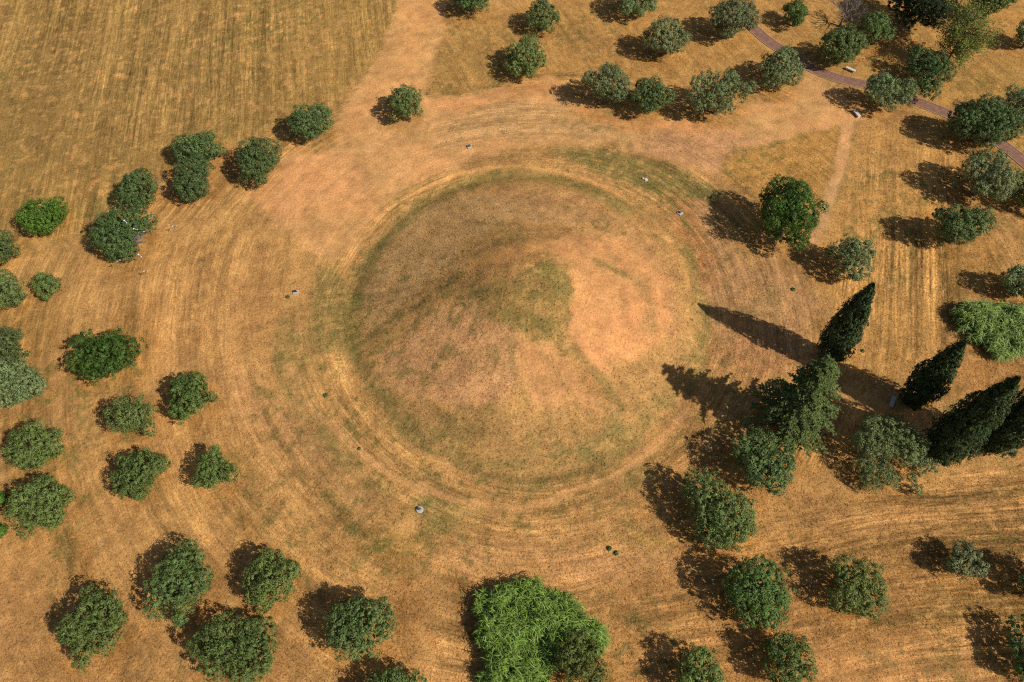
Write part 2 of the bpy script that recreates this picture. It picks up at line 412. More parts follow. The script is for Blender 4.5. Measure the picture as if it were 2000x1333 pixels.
# patches of soil and vegetation: (outline, colour, strength, edge softness in m, breakup 0..1)
POLYS = [
 # the big mown field in the north-west
 ([(-200, -60), (800, -60), (790, 30), (735, 110), (660, 205), (560, 250), (420, 285), (240, 380), (130, 480), (-200, 520)], FIELD, 0.85, 3.0, 0.25),
 ([(-60, 20), (420, 10), (470, 200), (300, 330), (60, 350), (-60, 300)], lin(134, 106, 58), 0.55, 9.0, 0.5),
 ([(520, 20), (700, 20), (640, 170), (520, 200)], lin(158, 122, 66), 0.5, 6.0, 0.4),
 # straw slopes top right
 ([(870, 30), (1400, -60), (2080, -60), (2080, 420), (1860, 330), (1780, 210), (1600, 130), (1440, 190), (1240, 190), (1080, 140), (850, 200), (835, 130)], lin(172, 129, 67), 0.8, 2.0, 0.2),
 ([(835, 120), (900, 50), (1000, 60), (985, 120), (960, 170), (845, 195)], lin(150, 118, 62), 0.6, 2.0, 0.4),
 ([(1080, 60), (1180, 40), (1260, 130), (1160, 130), (1110, 150)], lin(140, 104, 56), 0.6, 3.0, 0.4),
 ([(1740, 150), (1990, 120), (2010, 200), (1900, 190), (1800, 190)], lin(150, 120, 58), 0.6, 3.0, 0.4),
 # worn earth north and west of the mound
 ([(795, -40), (880, -40), (866, 50), (838, 125), (842, 192), (960, 176), (1050, 142), (1090, 138), (1110, 190), (1230, 228), (1400, 250), (1470, 200), (1520, 195), (1590, 150), (1640, 168), (1660, 215), (1702, 240), (1650, 250), (1540, 272), (1420, 298), (1400, 345), (1330, 330), (1200, 285), (1050, 280), (930, 305), (800, 365), (705, 450), (650, 520), (590, 470), (530, 420), (492, 382), (545, 330), (575, 285), (650, 270), (665, 205), (740, 110)], lin(199, 148, 92), 0.95, 1.0, 0.12),
 ([(795, -40), (862, -40), (850, 60), (800, 150), (740, 230), (660, 270), (690, 190), (770, 80)], lin(200, 145, 84), 0.6, 1.5, 0.3),
 ([(500, 380), (555, 310), (640, 300), (720, 330), (690, 400), (600, 430), (540, 420)], ORANGE, 0.85, 3.0, 0.15),
 ([(600, 400), (720, 380), (740, 430), (680, 500), (620, 480)], lin(198, 146, 88), 0.7, 2.0, 0.2),
 ([(860, 230), (1000, 190), (1180, 230), (1330, 260), (1300, 275), (1100, 262), (930, 280), (850, 300)], lin(170, 136, 88), 0.7, 3.0, 0.25),
 ([(1130, 215), (1350, 245), (1420, 255), (1350, 268), (1220, 255)], lin(205, 140, 80), 0.7, 1.0, 0.35),
 ([(850, 205), (1060, 150), (1080, 170), (900, 225)], lin(204, 142, 86), 0.7, 1.0, 0.3),
 ([(1290, 262), (1420, 255), (1500, 275), (1420, 300), (1400, 340), (1320, 320), (1230, 285)], PINK, 0.6, 1.6, 0.2),
 ([(1420, 235), (1560, 190), (1650, 200), (1640, 240), (1480, 265)], lin(196, 150, 92), 0.7, 2.0, 0.2),
 # east of the mound
 ([(1345, 400), (1400, 390), (1440, 500), (1530, 520), (1600, 590), (1560, 690), (1420, 700), (1390, 640), (1370, 530)], lin(178, 134, 90), 0.8, 2.0, 0.2),
 ([(1290, 420), (1350, 400), (1380, 480), (1400, 560), (1360, 560), (1330, 480)], lin(176, 116, 70), 0.7, 1.5, 0.4),
 ([(1430, 640), (1600, 690), (1560, 740), (1390, 720)], lin(184, 130, 84), 0.7, 2.0, 0.3),
 ([(1440, 305), (1640, 248), (1642, 290), (1600, 400), (1550, 440), (1480, 380), (1400, 345)], YEL, 0.75, 0.9, 0.2),
 ([(1550, 270), (1640, 250), (1620, 330), (1580, 390), (1540, 340)], lin(160, 118, 60), 0.6, 1.5, 0.4),
 ([(1690, 240), (1860, 260), (1835, 420), (1842, 640), (1800, 720), (1660, 740), (1640, 700), (1650, 560), (1600, 480), (1650, 330)], lin(183, 137, 73), 0.85, 0.8, 0.15),
 ([(1842, 430), (1960, 480), (1950, 560), (1860, 580), (1845, 700), (1840, 600)], lin(148, 110, 56), 0.6, 0.6, 0.25),
 ([(1850, 700), (2000, 690), (2000, 760), (1860, 780), (1800, 740)], lin(165, 115, 58), 0.6, 2.0, 0.2),
 ([(1640, 755), (1720, 775), (1830, 830), (1830, 880), (1760, 830), (1650, 790)], lin(196, 144, 84), 0.8, 0.8, 0.15),
 # south-east and south
 ([(1300, 900), (1500, 960), (1700, 1000), (2050, 880), (2080, 1400), (1180, 1400), (1190, 1220), (1150, 1150), (1000, 1100), (1240, 1060)], lin(178, 130, 72), 0.8, 3.0, 0.2),
 ([(1480, 960), (1700, 980), (1980, 940), (1990, 1010), (1700, 1060), (1480, 1040)], lin(170, 128, 76), 0.6, 3.0, 0.3),
 ([(1780, 1150), (2030, 1120), (2030, 1200), (1900, 1200), (1830, 1240)], lin(178, 136, 70), 0.6, 2.0, 0.3),
 ([(1560, 1260), (1980, 1260), (1990, 1390), (1560, 1390)], lin(190, 140, 84), 0.6, 3.0, 0.3),
 ([(860, 1060), (1320, 1050), (1400, 1075), (1330, 1120), (1180, 1150), (1050, 1120), (900, 1130)], lin(180, 134, 84), 0.75, 2.0, 0.25),
 ([(820, 1080), (905, 1090), (900, 1200), (930, 1390), (800, 1390), (810, 1200)], lin(184, 138, 80), 0.7, 1.0, 0.3),
 ([(752, 1100), (820, 1090), (830, 1200), (800, 1300), (770, 1200)], lin(142, 100, 50), 0.65, 1.2, 0.35),
 ([(690, 1020), (760, 1050), (850, 1070), (800, 1110), (720, 1085)], lin(150, 120, 50), 0.65, 1.2, 0.4),
 ([(880, 1120), (960, 1130), (935, 1250), (900, 1240), (890, 1180)], lin(132, 92, 46), 0.6, 1.0, 0.4),
 # west and south-west
 ([(300, 520), (560, 470), (590, 560), (540, 760), (300, 660), (220, 600)], lin(186, 138, 80), 0.6, 4.0, 0.25),
 ([(440, 720), (560, 780), (660, 900), (560, 900), (450, 820)], lin(184, 136, 88), 0.6, 3.0, 0.25),
 ([(560, 780), (620, 850), (760, 1000), (700, 1010), (580, 880)], lin(166, 126, 80), 0.6, 2.0, 0.35),
 ([(180, 640), (300, 580), (330, 700), (270, 760)], lin(168, 118, 60), 0.55, 2.0, 0.3),
 ([(95, 1030), (140, 1020), (150, 1080), (138, 1140)], lin(104, 88, 46), 0.8, 0.5, 0.2),
 ([(140, 1040), (175, 1060), (200, 1180), (150, 1150)], lin(160, 112, 50), 0.6, 0.8, 0.3),
 ([(440, 965), (500, 1010), (530, 1080), (480, 1070)], lin(138, 100, 50), 0.6, 1.0, 0.3),
 ([(-50, 560), (110, 580), (140, 680), (60, 690), (-50, 640)], lin(146, 108, 52), 0.6, 1.5, 0.3),
 ([(-50, 1050), (90, 1060), (140, 1180), (-50, 1200)], lin(180, 132, 74), 0.5, 2.0, 0.3),
 # the mound itself
 ([(690, 600), (720, 500), (800, 415), (930, 375), (1060, 385), (1180, 420), (1120, 440), (1000, 430), (910, 470), (860, 540), (780, 600), (720, 650)], lin(186, 148, 96), 0.8, 1.0, 0.2),  # north-west flank painted paler and yellower to offset its shade
 ([(750, 690), (850, 600), (920, 590), (1000, 660), (1010, 760), (960, 790), (840, 780), (790, 800), (740, 740)], lin(188, 140, 94), 0.85, 1.2, 0.15),
 ([(920, 370), (1180, 390), (1290, 480), (1330, 600), (1320, 720), (1280, 600), (1240, 480), (1100, 430)], lin(178, 132, 84), 0.75, 2.0, 0.2),
 ([(1050, 470), (1130, 455), (1240, 470), (1300, 560), (1300, 650), (1240, 700), (1165, 726), (1108, 650), (1135, 590), (1110, 520)], lin(200, 142, 88), 0.9, 1.2, 0.15),
 ([(1110, 580), (1180, 600), (1240, 640), (1165, 724), (1112, 655)], lin(202, 140, 88), 0.6, 1.5, 0.2),
 ([(905, 510), (960, 480), (1060, 470), (1080, 490), (1000, 510), (920, 530)], lin(206, 152, 84), 0.8, 0.8, 0.4),
 ([(1000, 670), (1090, 664), (1140, 740), (1190, 800), (1110, 790), (1030, 790), (1010, 730)], lin(196, 140, 88), 0.8, 0.8, 0.2),
 ([(760, 790), (1000, 800), (1200, 790), (1300, 740), (1330, 780), (1240, 860), (1080, 930), (950, 930), (820, 870)], lin(164, 128, 76), 0.8, 1.5, 0.3),
 ([(1200, 740), (1330, 640), (1370, 700), (1330, 800), (1230, 800)], lin(172, 134, 80), 0.7, 2.0, 0.3),
 ([(700, 660), (740, 720), (800, 800), (860, 850), (800, 850), (740, 780), (700, 720)], lin(152, 118, 70), 0.6, 1.2, 0.4),
]
GPOLYS = [   # living vegetation: same fields
 ([(1060, 288), (1200, 295), (1260, 308), (1330, 340), (1405, 372), (1392, 400), (1330, 385), (1270, 370), (1190, 350), (1130, 318)], lin(116, 108, 56), 0.85, 0.8, 0.35),
 ([(1330, 340), (1405, 372), (1395, 398), (1330, 385)], lin(108, 108, 60), 0.7, 0.6, 0.2),
 ([(895, 460), (960, 432), (1040, 455), (1010, 480), (930, 490), (900, 520)], lin(150, 126, 72), 0.35, 0.8, 0.6),
 ([(930, 560), (1000, 545), (1080, 505), (1125, 545), (1128, 620), (1100, 650), (1060, 664), (980, 652), (930, 610)], lin(114, 102, 52), 0.88, 0.4, 0.5),
 ([(880, 540), (960, 560), (950, 620), (900, 590)], lin(130, 100, 58), 0.5, 1.0, 0.4),
 ([(1040, 520), (1085, 505), (1100, 570), (1060, 560)], lin(108, 102, 50), 0.6, 0.6, 0.7),
 ([(615, 530), (660, 525), (690, 560), (690, 640), (640, 690), (600, 660)], lin(122, 112, 58), 0.7, 1.0, 0.55),
 ([(845, 790), (920, 780), (940, 850), (860, 860)], lin(112, 96, 52), 0.7, 0.8, 0.45),
 ([(1130, 860), (1210, 810), (1225, 850), (1150, 895)], lin(116, 106, 56), 0.7, 0.8, 0.45),
 ([(720, 940), (750, 930), (775, 965), (765, 985)], lin(104, 104, 50), 0.75, 0.4, 0.4),
 ([(800, 985), (860, 975), (950, 1000), (930, 1030), (860, 1055), (810, 1020)], lin(112, 108, 54), 0.75, 0.8, 0.6),
 ([(1190, 940), (1260, 910), (1280, 940), (1220, 970)], lin(118, 112, 58), 0.6, 0.8, 0.5),
 ([(1220, 1030), (1290, 1040), (1300, 1075), (1230, 1080)], lin(120, 110, 56), 0.5, 1.0, 0.5),
 ([(1470, 575), (1520, 560), (1530, 590), (1490, 600)], lin(126, 112, 66), 0.4, 1.0, 0.5),
 ([(540, 640), (600, 640), (640, 740), (560, 750)], lin(132, 118, 62), 0.5, 1.5, 0.6),
 ([(650, 560), (690, 560), (700, 660), (670, 680)], lin(110, 98, 52), 0.5, 0.8, 0.4),
]
STROKES = [  # (line, colour, strength, half-width m, breakup)
 ([(1662, 240), (1640, 320), (1612, 400), (1590, 470)], lin(192, 148, 98), 0.95, 1.05, 0.05),
 ([(1676, 240), (1656, 320), (1630, 400)], lin(128, 110, 58), 0.5, 0.35, 0.5),
 ([(1640, 250), (1625, 320), (1598, 390)], lin(126, 98, 50), 0.5, 0.4, 0.5),
 ([(1440, 302), (1540, 274), (1640, 250)], lin(140, 118, 58), 0.5, 0.35, 0.5),
 ([(1345, 805), (1260, 895), (1160, 950), (1030, 985), (900, 985), (780, 935), (690, 870), (600, 790), (575, 720)], lin(198, 146, 92), 0.8, 0.42, 0.35),
 ([(1320, 845), (1240, 915), (1130, 965), (1020, 998), (900, 998)], lin(196, 150, 86), 0.5, 0.3, 0.3),
 ([(830, 372), (880, 346), (960, 328), (1080, 333), (1180, 365), (1260, 420), (1320, 490), (1345, 560)], lin(204, 150, 86), 0.85, 0.45, 0.25),
 ([(690, 680), (692, 600), (715, 520), (770, 450), (840, 395), (930, 352), (1040, 343), (1140, 368), (1220, 410)], lin(128, 116, 58), 0.75, 1.3, 0.35),  # greener rim, with the shaded flank's darkness painted in
 ([(900, 535), (850, 575), (800, 605), (750, 640), (695, 680)], lin(112, 98, 52), 0.85, 0.65, 0.3),
 ([(930, 495), (900, 540), (925, 590), (900, 620)], lin(140, 110, 66), 0.35, 0.5, 0.5),
 ([(1095, 640), (1135, 690), (1180, 745), (1215, 800)], lin(126, 106, 58), 0.85, 0.6, 0.3),
 ([(1060, 690), (1100, 740), (1130, 790)], lin(138, 114, 66), 0.5, 0.4, 0.5),
 ([(985, 680), (1010, 740), (1035, 790)], lin(140, 112, 66), 0.5, 0.5, 0.4),
 ([(865, 680), (835, 750), (800, 800)], lin(128, 92, 56), 0.6, 0.35, 0.3),
 ([(880, 650), (850, 720), (815, 790)], lin(186, 144, 90), 0.5, 0.4, 0.4),
 ([(1165, 512), (1210, 530), (1255, 550)], lin(134, 116, 66), 0.65, 0.7, 0.4),
 ([(1250, 560), (1270, 600), (1262, 640)], lin(140, 120, 70), 0.5, 0.8, 0.4),
 ([(1335, 480), (1365, 560), (1380, 630), (1372, 700), (1345, 770)], lin(130, 116, 62), 0.65, 0.6, 0.35),
 ([(700, 700), (730, 760), (780, 830), (850, 880), (940, 920)], lin(112, 98, 54), 0.6, 0.8, 0.4),
 ([(940, 935), (1060, 940), (1170, 910), (1250, 860)], lin(124, 110, 60), 0.65, 0.9, 0.4),
 ([(650, 870), (700, 930), (760, 1000)], lin(128, 104, 56), 0.5, 0.7, 0.5),
 ([(640, 960), (690, 1030), (740, 1080)], lin(120, 104, 50), 0.6, 0.8, 0.5),
 ([(1150, 1060), (1260, 1045), (1330, 1010), (1380, 960)], lin(140, 108, 62), 0.55, 0.7, 0.4),
 ([(1240, 1050), (1300, 1065), (1380, 1030)], lin(176, 138, 66), 0.5, 0.5, 0.4),
 ([(560, 600), (545, 700), (590, 800), (680, 900)], lin(130, 114, 60), 0.45, 1.0, 0.6),
 ([(1842, 430), (1846, 560), (1842, 700)], lin(120, 92, 46), 0.8, 0.7, 0.2),
 ([(150, 300), (175, 460), (165, 640)], lin(148, 110, 60), 0.4, 0.5, 0.4),
 ([(1190, 60), (1215, 100), (1225, 130)], lin(205, 150, 84), 0.6, 0.3, 0.3),
 ([(960, 20), (962, 110)], lin(196, 146, 76), 0.5, 0.25, 0.4),
 ([(1270, 360), (1310, 395), (1350, 450)], lin(104, 110, 50), 0.6, 0.5, 0.65),
 ([(1170, 1230), (1280, 1170), (1340, 1180)], lin(150, 106, 58), 0.5, 0.5, 0.4),
]

WEST = [(-250, 520), (130, 480), (420, 440), (560, 450), (600, 520), (560, 640), (545, 760), (640, 880), (700, 960), (820, 1080), (820, 1420), (-250, 1420)]
ARC_C = (9.5, 71.0)
ROWS = [  # where the mowing rows run straight: outline, two points along a row
 ([(1440, 980), (1700, 950), (2100, 860), (2100, 1420), (1190, 1420), (1200, 1140), (1340, 1080)], ((1480, 1050), (1990, 985))),
 ([(1690, 240), (1900, 260), (1900, 700), (1800, 740), (1640, 740), (1600, 600), (1600, 480), (1650, 330)], ((1760, 700), (1772, 400))),
]
def tint(x, y):
    "albedo of the ground, how grassy it is, how strongly mown (plan coordinates)"
    n_big = fbm(x, y, 16, 4, 40); n_mid = fbm(x, y, 4.5, 4, 50); n_sm = fbm(x, y, 1.3, 3, 60)
    brk = fbm(x, y, 1.6, 4, 70, 0.7)
    wx = x+3.0*(fbm(x, y, 7, 4, 80)-0.5); wy = y+3.0*(fbm(x, y, 7, 4, 90)-0.5)
    wx = wx+1.3*(fbm(x, y, 1.5, 3, 81)-0.5); wy = wy+1.3*(fbm(x, y, 1.5, 3, 91)-0.5)
    t = sstep(0.3, 0.7, n_big*0.55+n_mid*0.45)[..., None]
    col = BROWN*0.35*(1-t)+STRAW*t*0.55+DRY*(0.65*(1-t)+0.45*t)
    grass = np.ones_like(x)*0.9
    def apply(idx, mk, c, kg):
        col[idx] = col[idx]*(1-mk[:, None])+c*mk[:, None]
        grass[idx] = grass[idx]*(1-mk)+kg*mk
    for P, c, s, soft, bk in POLYS+GPOLYS:
        P = W(P); lo = P.min(0)-soft*2-3; hi = P.max(0)+soft*2+3
        idx = np.nonzero((x > lo[0]) & (x < hi[0]) & (y > lo[1]) & (y < hi[1]))[0]
        if not len(idx): continue
        d = poly_sd(wx[idx], wy[idx], P)
        mk = sstep(-soft, soft, d)*s
        b = sstep(0.5-0.22, 0.5+0.12, brk[idx])
        mk = mk*(1-bk+bk*b)
        apply(idx, mk, c, 0.3 if c[0] > 0.585 else 0.95)
    for L, c, s, hw, bk in STROKES:
        L = smooth_line(W(L)); lo = L.min(0)-hw*3-3; hi = L.max(0)+hw*3+3
        idx = np.nonzero((x > lo[0]) & (x < hi[0]) & (y > lo[1]) & (y < hi[1]))[0]
        if not len(idx): continue
        ww = 0.5
        d = seg_dist(x[idx]*ww+wx[idx]*(1-ww), y[idx]*ww+wy[idx]*(1-ww), L)
        mk = sstep(hw*1.7, hw*0.35, d)*s
        b = sstep(0.5-0.22, 0.5+0.12, brk[idx]); mk = mk*(1-bk+bk*b)
        apply(idx, mk, c, 0.3 if c[0] > 0.585 else 0.95)
    # the greener foot of the mound
    r0 = np.hypot(wx*0.4+x*0.6-MC[0], wy*0.4+y*0.6-MC[1])
    ft = sstep(22.6, 24.2, r0)*sstep(25.6, 25.0, r0)*0.5*(0.35+0.65*sstep(0.40, 0.58, brk))
    apply(np.arange(len(x)), ft, lin(126, 112, 58), 1.0)
    # bare soil is never one colour: paler dust, redder earth, thin dry grass
    bare = np.clip(1-grass*1.1, 0, 1)
    v1 = fbm(x, y, 5.5, 4, 160)-0.5; v2 = sstep(0.50, 0.66, fbm(x, y, 4.0, 4, 170)); v3 = sstep(0.52, 0.68, fbm(x, y, 6.0, 3, 180))
    col = col*(1+bare*0.55*v1)[..., None]
    col = col*(1-(0.26*bare*v2)[..., None])+lin(158, 128, 78)*(0.26*bare*v2)[..., None]
    col = col*(1-(0.40*bare*v3)[..., None])+lin(214, 146, 88)*(0.40*bare*v3)[..., None]
    # tall golden straw left standing round the trunks
    for bx_, *_o in OL+[((138, 638, 264, 747),), ((38, 383, 129, 461),), ((1480, 352, 1603, 478),), ((1480, 760, 1640, 905),), ((1662, 808, 1830, 965),)]:
        q = at((bx_[0]+bx_[2])/2, bx_[1]*0.4+bx_[3]*0.6, 2.0); ra = (bx_[2]-bx_[0])/2/ppm(q)
        idx = np.nonzero((abs(x-q[0]) < ra*2) & (abs(y-q[1]) < ra*2))[0]
        if not len(idx): continue
        d = np.hypot(wx[idx]-q[0]+0.5, wy[idx]-q[1]-0.2)
        mk = sstep(ra*1.45, ra*0.85, d)*0.55*(0.45+0.55*sstep(0.38, 0.6, brk[idx]))
        apply(idx, mk, lin(172, 122, 56), 1.0)
    # mowing rows: straight in the north-west field, ringing the mound elsewhere
    r = np.hypot(x-MC[0], y-MC[1]); th = np.arctan2(x-MC[0], -(y-MC[1]))
    wob = 1.8*(fbm(x, y, 22, 2, 95)-0.5)
    Fp = np.array([W([p])[0] for p in [(-200, -60), (800, -60), (735, 110), (640, 215), (560, 250), (420, 285), (240, 380), (130, 480), (-200, 520)]])
    wf = sstep(-3, 3, poly_sd(wx, wy, Fp))
    fd = np.array([-0.127, 0.992]); fa = x*fd[1]-y*fd[0]; fl = x*fd[0]+y*fd[1]
    ed = np.array([-0.36, 0.933]); ea = x*ed[1]-y*ed[0]; el = x*ed[0]+y*ed[1]
    Ep = np.array([W([p])[0] for p in [(850, 30), (1000, -60), (2100, -60), (2100, 330), (1860, 240), (1600, 140), (1440, 170), (1080, 135), (850, 190)]])
    we = sstep(-2, 2, poly_sd(wx, wy, Ep))
    pa = r+wob; pl = th*np.maximum(r, 10)
    amtp = 0.5*sstep(25.5, 28, r)+0.12; fade = np.ones_like(x)
    hill = r < 24.5
    pa = np.where(hill, th*13+1.5*wob, pa); pl = np.where(hill, r*2.2, pl)
    amtp = np.where(hill, 0.16*sstep(3, 8, r), amtp); fade = fade*np.where(hill, 1, sstep(24.5, 26, r))
    wsd = poly_sd(wx, wy, W(WEST)); inside = wsd > 0          # wide arcs west and south-west of the mound
    ra = np.hypot(x-ARC_C[0], y-ARC_C[1]); pa = np.where(inside, ra+wob, pa)
    pl = np.where(inside, np.arctan2(x-ARC_C[0], y-ARC_C[1])*80, pl); amtp = np.where(inside, 0.48, amtp); fade = fade*sstep(0, 3.5, abs(wsd))
    for Dp, (q0, q1) in ROWS:
        inside = poly_sd(wx, wy, W(Dp)) > 0
        dv = at(*q1)[:2]-at(*q0)[:2]; dv /= np.linalg.norm(dv)
        pa = np.where(inside, x*dv[1]-y*dv[0]+wob*1.3, pa); pl = np.where(inside, x*dv[0]+y*dv[1], pl)
        sd_ = poly_sd(wx, wy, W(Dp)); fade = fade*sstep(0.0, 4.0, abs(sd_))
        amtp = np.where(inside, 0.9, amtp)
    w1 = wf > 0.5; w2 = (we > 0.5) & ~w1
    across = np.where(w1, fa+wob*0.3, np.where(w2, ea+wob, pa)); along = np.where(w1, fl, np.where(w2, el, pl))
    amt = np.where(w1, 0.75, np.where(w2, 0.30, amtp))
    amt = amt*(0.25+0.75*fade)*(0.18+0.82*sstep(0.35, 0.85, grass))*(0.55+0.9*sstep(0.3, 0.7, n_big))
    ed_f = 1-np.clip(4*wf*(1-wf), 0, 1)*0.8
    st = 0.40*vnoise(across/2.3, along/80, 5)+0.36*vnoise(across/1.0, along/50, 6)+0.24*vnoise(across/0.55, along/20, 7)
    st = (st-0.5)*2.0
    k = 1+0.62*st*amt*ed_f
    col = col*k[..., None]
    dk = np.clip(-st-0.12, 0, 1)*amt*1.1
    col = col*(1-dk[..., None])+(lin(116, 92, 46))*dk[..., None]
    # general mottling, bleached straw flecks, scattered green weeds
    col = col*(1+0.62*(n_sm-0.5)+0.30*(n_mid-0.5)*(1-0.6*wf))[..., None]
    fl_ = sstep(0.60, 0.74, fbm(x, y, 0.8, 2, 120))*0.45*grass
    col = col*(1-fl_[..., None])+PALE*fl_[..., None]
    wd = sstep(0.54, 0.68, fbm(x, y, 1.0, 3, 130, 0.7))*np.clip(sstep(0.46, 0.68, fbm(x, y, 14, 3, 140))+0.75*sstep(42, 30, r)*sstep(20, 25, r), 0, 1)*0.62*grass
    col = col*(1-wd[..., None])+lin(96, 98, 46)*wd[..., None]
    sp = sstep(0.74, 0.84, fbm(x, y, 1.9, 2, 150))*0.6*wf
    col = col*(1-sp[..., None])+lin(206, 152, 88)*sp[..., None]
    return col, grass, np.clip(amt, 0, 1.3), across, along

def grid_axis(a, b, step, far):
    inner = np.arange(a, b+step*0.5, step)
    g = [step*1.6]
    out = [step]
    while out[-1] < far: out.append(out[-1]*1.35+step)
    out = np.array(out)
    return np.concatenate([a-out[::-1], inner, b+out])

gx = grid_axis(-104, 104, 0.31, 2500); gy = grid_axis(5, 148, 0.31, 2500)
X, Y = np.meshgrid(gx, gy); xs, ys = X.ravel(), Y.ravel()
zs = height(xs, ys)
# one slight trough keeps the path bed clear
colr, grs, mamt, acr, alo = tint(xs, ys)
nx, ny = len(gx), len(gy)
ii = np.arange(nx*ny).reshape(ny, nx)
quads = np.stack([ii[:-1, :-1].ravel(), ii[:-1, 1:].ravel(), ii[1:, 1:].ravel(), ii[1:, :-1].ravel()], 1)
V = np.stack([xs, ys, zs], 1)
fc = V[quads].mean(1); fr = np.hypot(fc[:, 0]-MC[0], fc[:, 1]-MC[1])

def sheet(name, sel):
    q = quads[sel]; used, inv = np.unique(q.ravel(), return_inverse=True)
    me = mesh_np(name, V[used], inv.reshape(-1, 4), M_GROUND, True)
    n = len(used)
    a = me.attributes.new('tint', 'FLOAT_COLOR', 'POINT'); a.data.foreach_set('color', np.concatenate([colr[used], np.ones((n, 1))], 1).astype(np.float32).ravel())
    a = me.attributes.new('misc', 'FLOAT_COLOR', 'POINT'); a.data.foreach_set('color', np.stack([grs[used], mamt[used], np.zeros(n), np.ones(n)], 1).astype(np.float32).ravel())
    a = me.attributes.new('mow', 'FLOAT_VECTOR', 'POINT'); a.data.foreach_set('vector', np.stack([acr[used], alo[used], np.zeros(n)], 1).astype(np.float32).ravel())
    o = obj(name, me); o['kind'] = 'structure'
    return o
ground = sheet('ground', fr >= 25.4)
mound = sheet('burial_mound', fr < 25.4)
mound['label'] = 'large round earth mound with dry grass in the middle of the field'

def zat(x, y): return float(height(np.array([float(x)]), np.array([float(y)]))[0])

# red gravel path with pale kerbs
def ribbon(L, hw0, hw1, z, step=0.5):
    L = np.asarray(L); seg = np.hypot(*np.diff(L, axis=0).T); s = np.concatenate([[0], np.cumsum(seg)])
    t = np.arange(0, s[-1], step); P = np.stack([np.interp(t, s, L[:, 0]), np.interp(t, s, L[:, 1])], 1)
    k = np.hanning(17); k /= k.sum()
    for j in range(2): P[:, j] = np.convolve(np.pad(P[:, j], 8, mode='edge'), k, 'valid')
    d = np.gradient(P, axis=0); d /= np.linalg.norm(d, axis=1)[:, None]; n = np.stack([-d[:, 1], d[:, 0]], 1)
    return P, n
PP, PN = ribbon(PATH, 0, 0, 0)
def strip(a, b, z0, z1, thick=None):
    v = []; f = []
    for i in range(len(PP)):
        l = PP[i]+PN[i]*a; r_ = PP[i]+PN[i]*b
        v += [(l[0], l[1], z0), (l[0], l[1], z1), (r_[0], r_[1], z1), (r_[0], r_[1], z0)]
    for i in range(len(PP)-1):
        o = i*4
        for q in ((0, 1), (1, 2), (2, 3)): f.append((o+q[0], o+q[1], o+4+q[1], o+4+q[0]))
    return v, f
me = bpy.data.meshes.new('path'); v_, f_ = strip(1.02, -1.02, -0.1, 0.045); me.from_pydata(v_, [], f_); me.materials.append(M_PATH)
path = obj('path', me); path['kind'] = 'structure'
for a, b in ((1.14, 1.03), (-1.03, -1.14)):
    me = bpy.data.meshes.new('kerb'); v_, f_ = strip(a, b, -0.1, 0.10); me.from_pydata(v_, [], f_); me.materials.append(M_KERB)
    obj('kerb', me, path)

# ------------------------------------------------------------------ dry grass standing on the ground
def grass_cover():
    rg = np.random.default_rng(5)
    n = 330000
    # even in the picture plane's footprint: denser towards the near side
    y = 6+142*rg.random(n)**1.25; half = 54+ (y-6)*0.37
    x = (rg.random(n)*2-1)*half
    c, g_, am, ac, al = tint(x, y)
    keep = rg.random(n) < 0.15+0.85*g_
    keep &= seg_dist(x, y, PATH) > 1.5
    x, y, c, g_, am, ac = [q[keep] for q in (x, y, c, g_, am, ac)]
    n = len(x); z = height(x, y)
    h = (0.02+0.13*rg.random(n)**1.5)*(0.4+0.8*g_); wdt = 0.025+0.04*rg.random(n)
    ang = rg.random(n)*2*math.pi; ll = (0.12+0.42*rg.random(n))*(0.45+0.65*g_)
    lean = np.stack([-np.sin(ang)*ll, np.cos(ang)*ll], 1)
    dx, dy = np.cos(ang)*wdt, np.sin(ang)*wdt
    base = np.stack([x, y, z-0.02], 1)
    a = base+np.stack([dx, dy, 0*x], 1); b = base-np.stack([dx, dy, 0*x], 1)
    t = base+np.stack([lean[:, 0], lean[:, 1], h+0.02], 1)
    Vv = np.stack([a, b, t], 1).reshape(-1, 3)
    me = mesh_np('dry_grass', Vv, np.arange(3*n).reshape(n, 3), M_GRASS)
    c = c*(0.62+0.85*rg.random(n))[:, None]
    pal = rg.random(n) < 0.07
    c[pal] = c[pal]*0.4+PALE*0.6
    cc = np.repeat(np.concatenate([np.clip(c, 0, 0.8), np.ones((n, 1))], 1), 3, 0)
    at_ = me.attributes.new('tint', 'FLOAT_COLOR', 'POINT'); at_.data.foreach_set('color', cc.astype(np.float32).ravel())
    o = obj('dry_grass', me); o['kind'] = 'stuff'
    o['label'] = 'short dry straw coloured grass covering the field and the mound'; o['category'] = 'grass'
grass_cover()

# ------------------------------------------------------------------ foliage
def leaves(cen, nrm, ln, wd, rg, axis=None, spread=0.0):
    "diamond leaves: centres, facing directions -> verts, quads"
    n = len(cen)
    nrm = nrm/np.maximum(np.linalg.norm(nrm, axis=1, keepdims=True), 1e-6)
    a = rg.normal(size=(n, 3)) if axis is None else axis+spread*rg.normal(size=(n, 3))
    a = a-(a*nrm).sum(1, keepdims=True)*nrm; a /= np.maximum(np.linalg.norm(a, axis=1, keepdims=True), 1e-6)
    b = np.cross(nrm, a)
    L = (np.asarray(ln)*(0.7+0.6*rg.random(n)))[:, None]*0.5; Wd = (np.asarray(wd)*(0.7+0.6*rg.random(n)))[:, None]*0.5
    v = np.stack([cen-a*L, cen+b*Wd, cen+a*L, cen-b*Wd], 1).reshape(-1, 3)
    return v, np.arange(4*n).reshape(n, 4)

def fib(n, rg):
    i = np.arange(n)+rg.random(); ph = i*2.399963; z = 1-2*(i/n) % 2
    z = np.clip(1-2*(np.arange(n)+0.5)/n+rg.normal(size=n)*0.04, -1, 1); q = np.sqrt(1-z*z)
    return np.stack([q*np.cos(ph), q*np.sin(ph), z], 1)

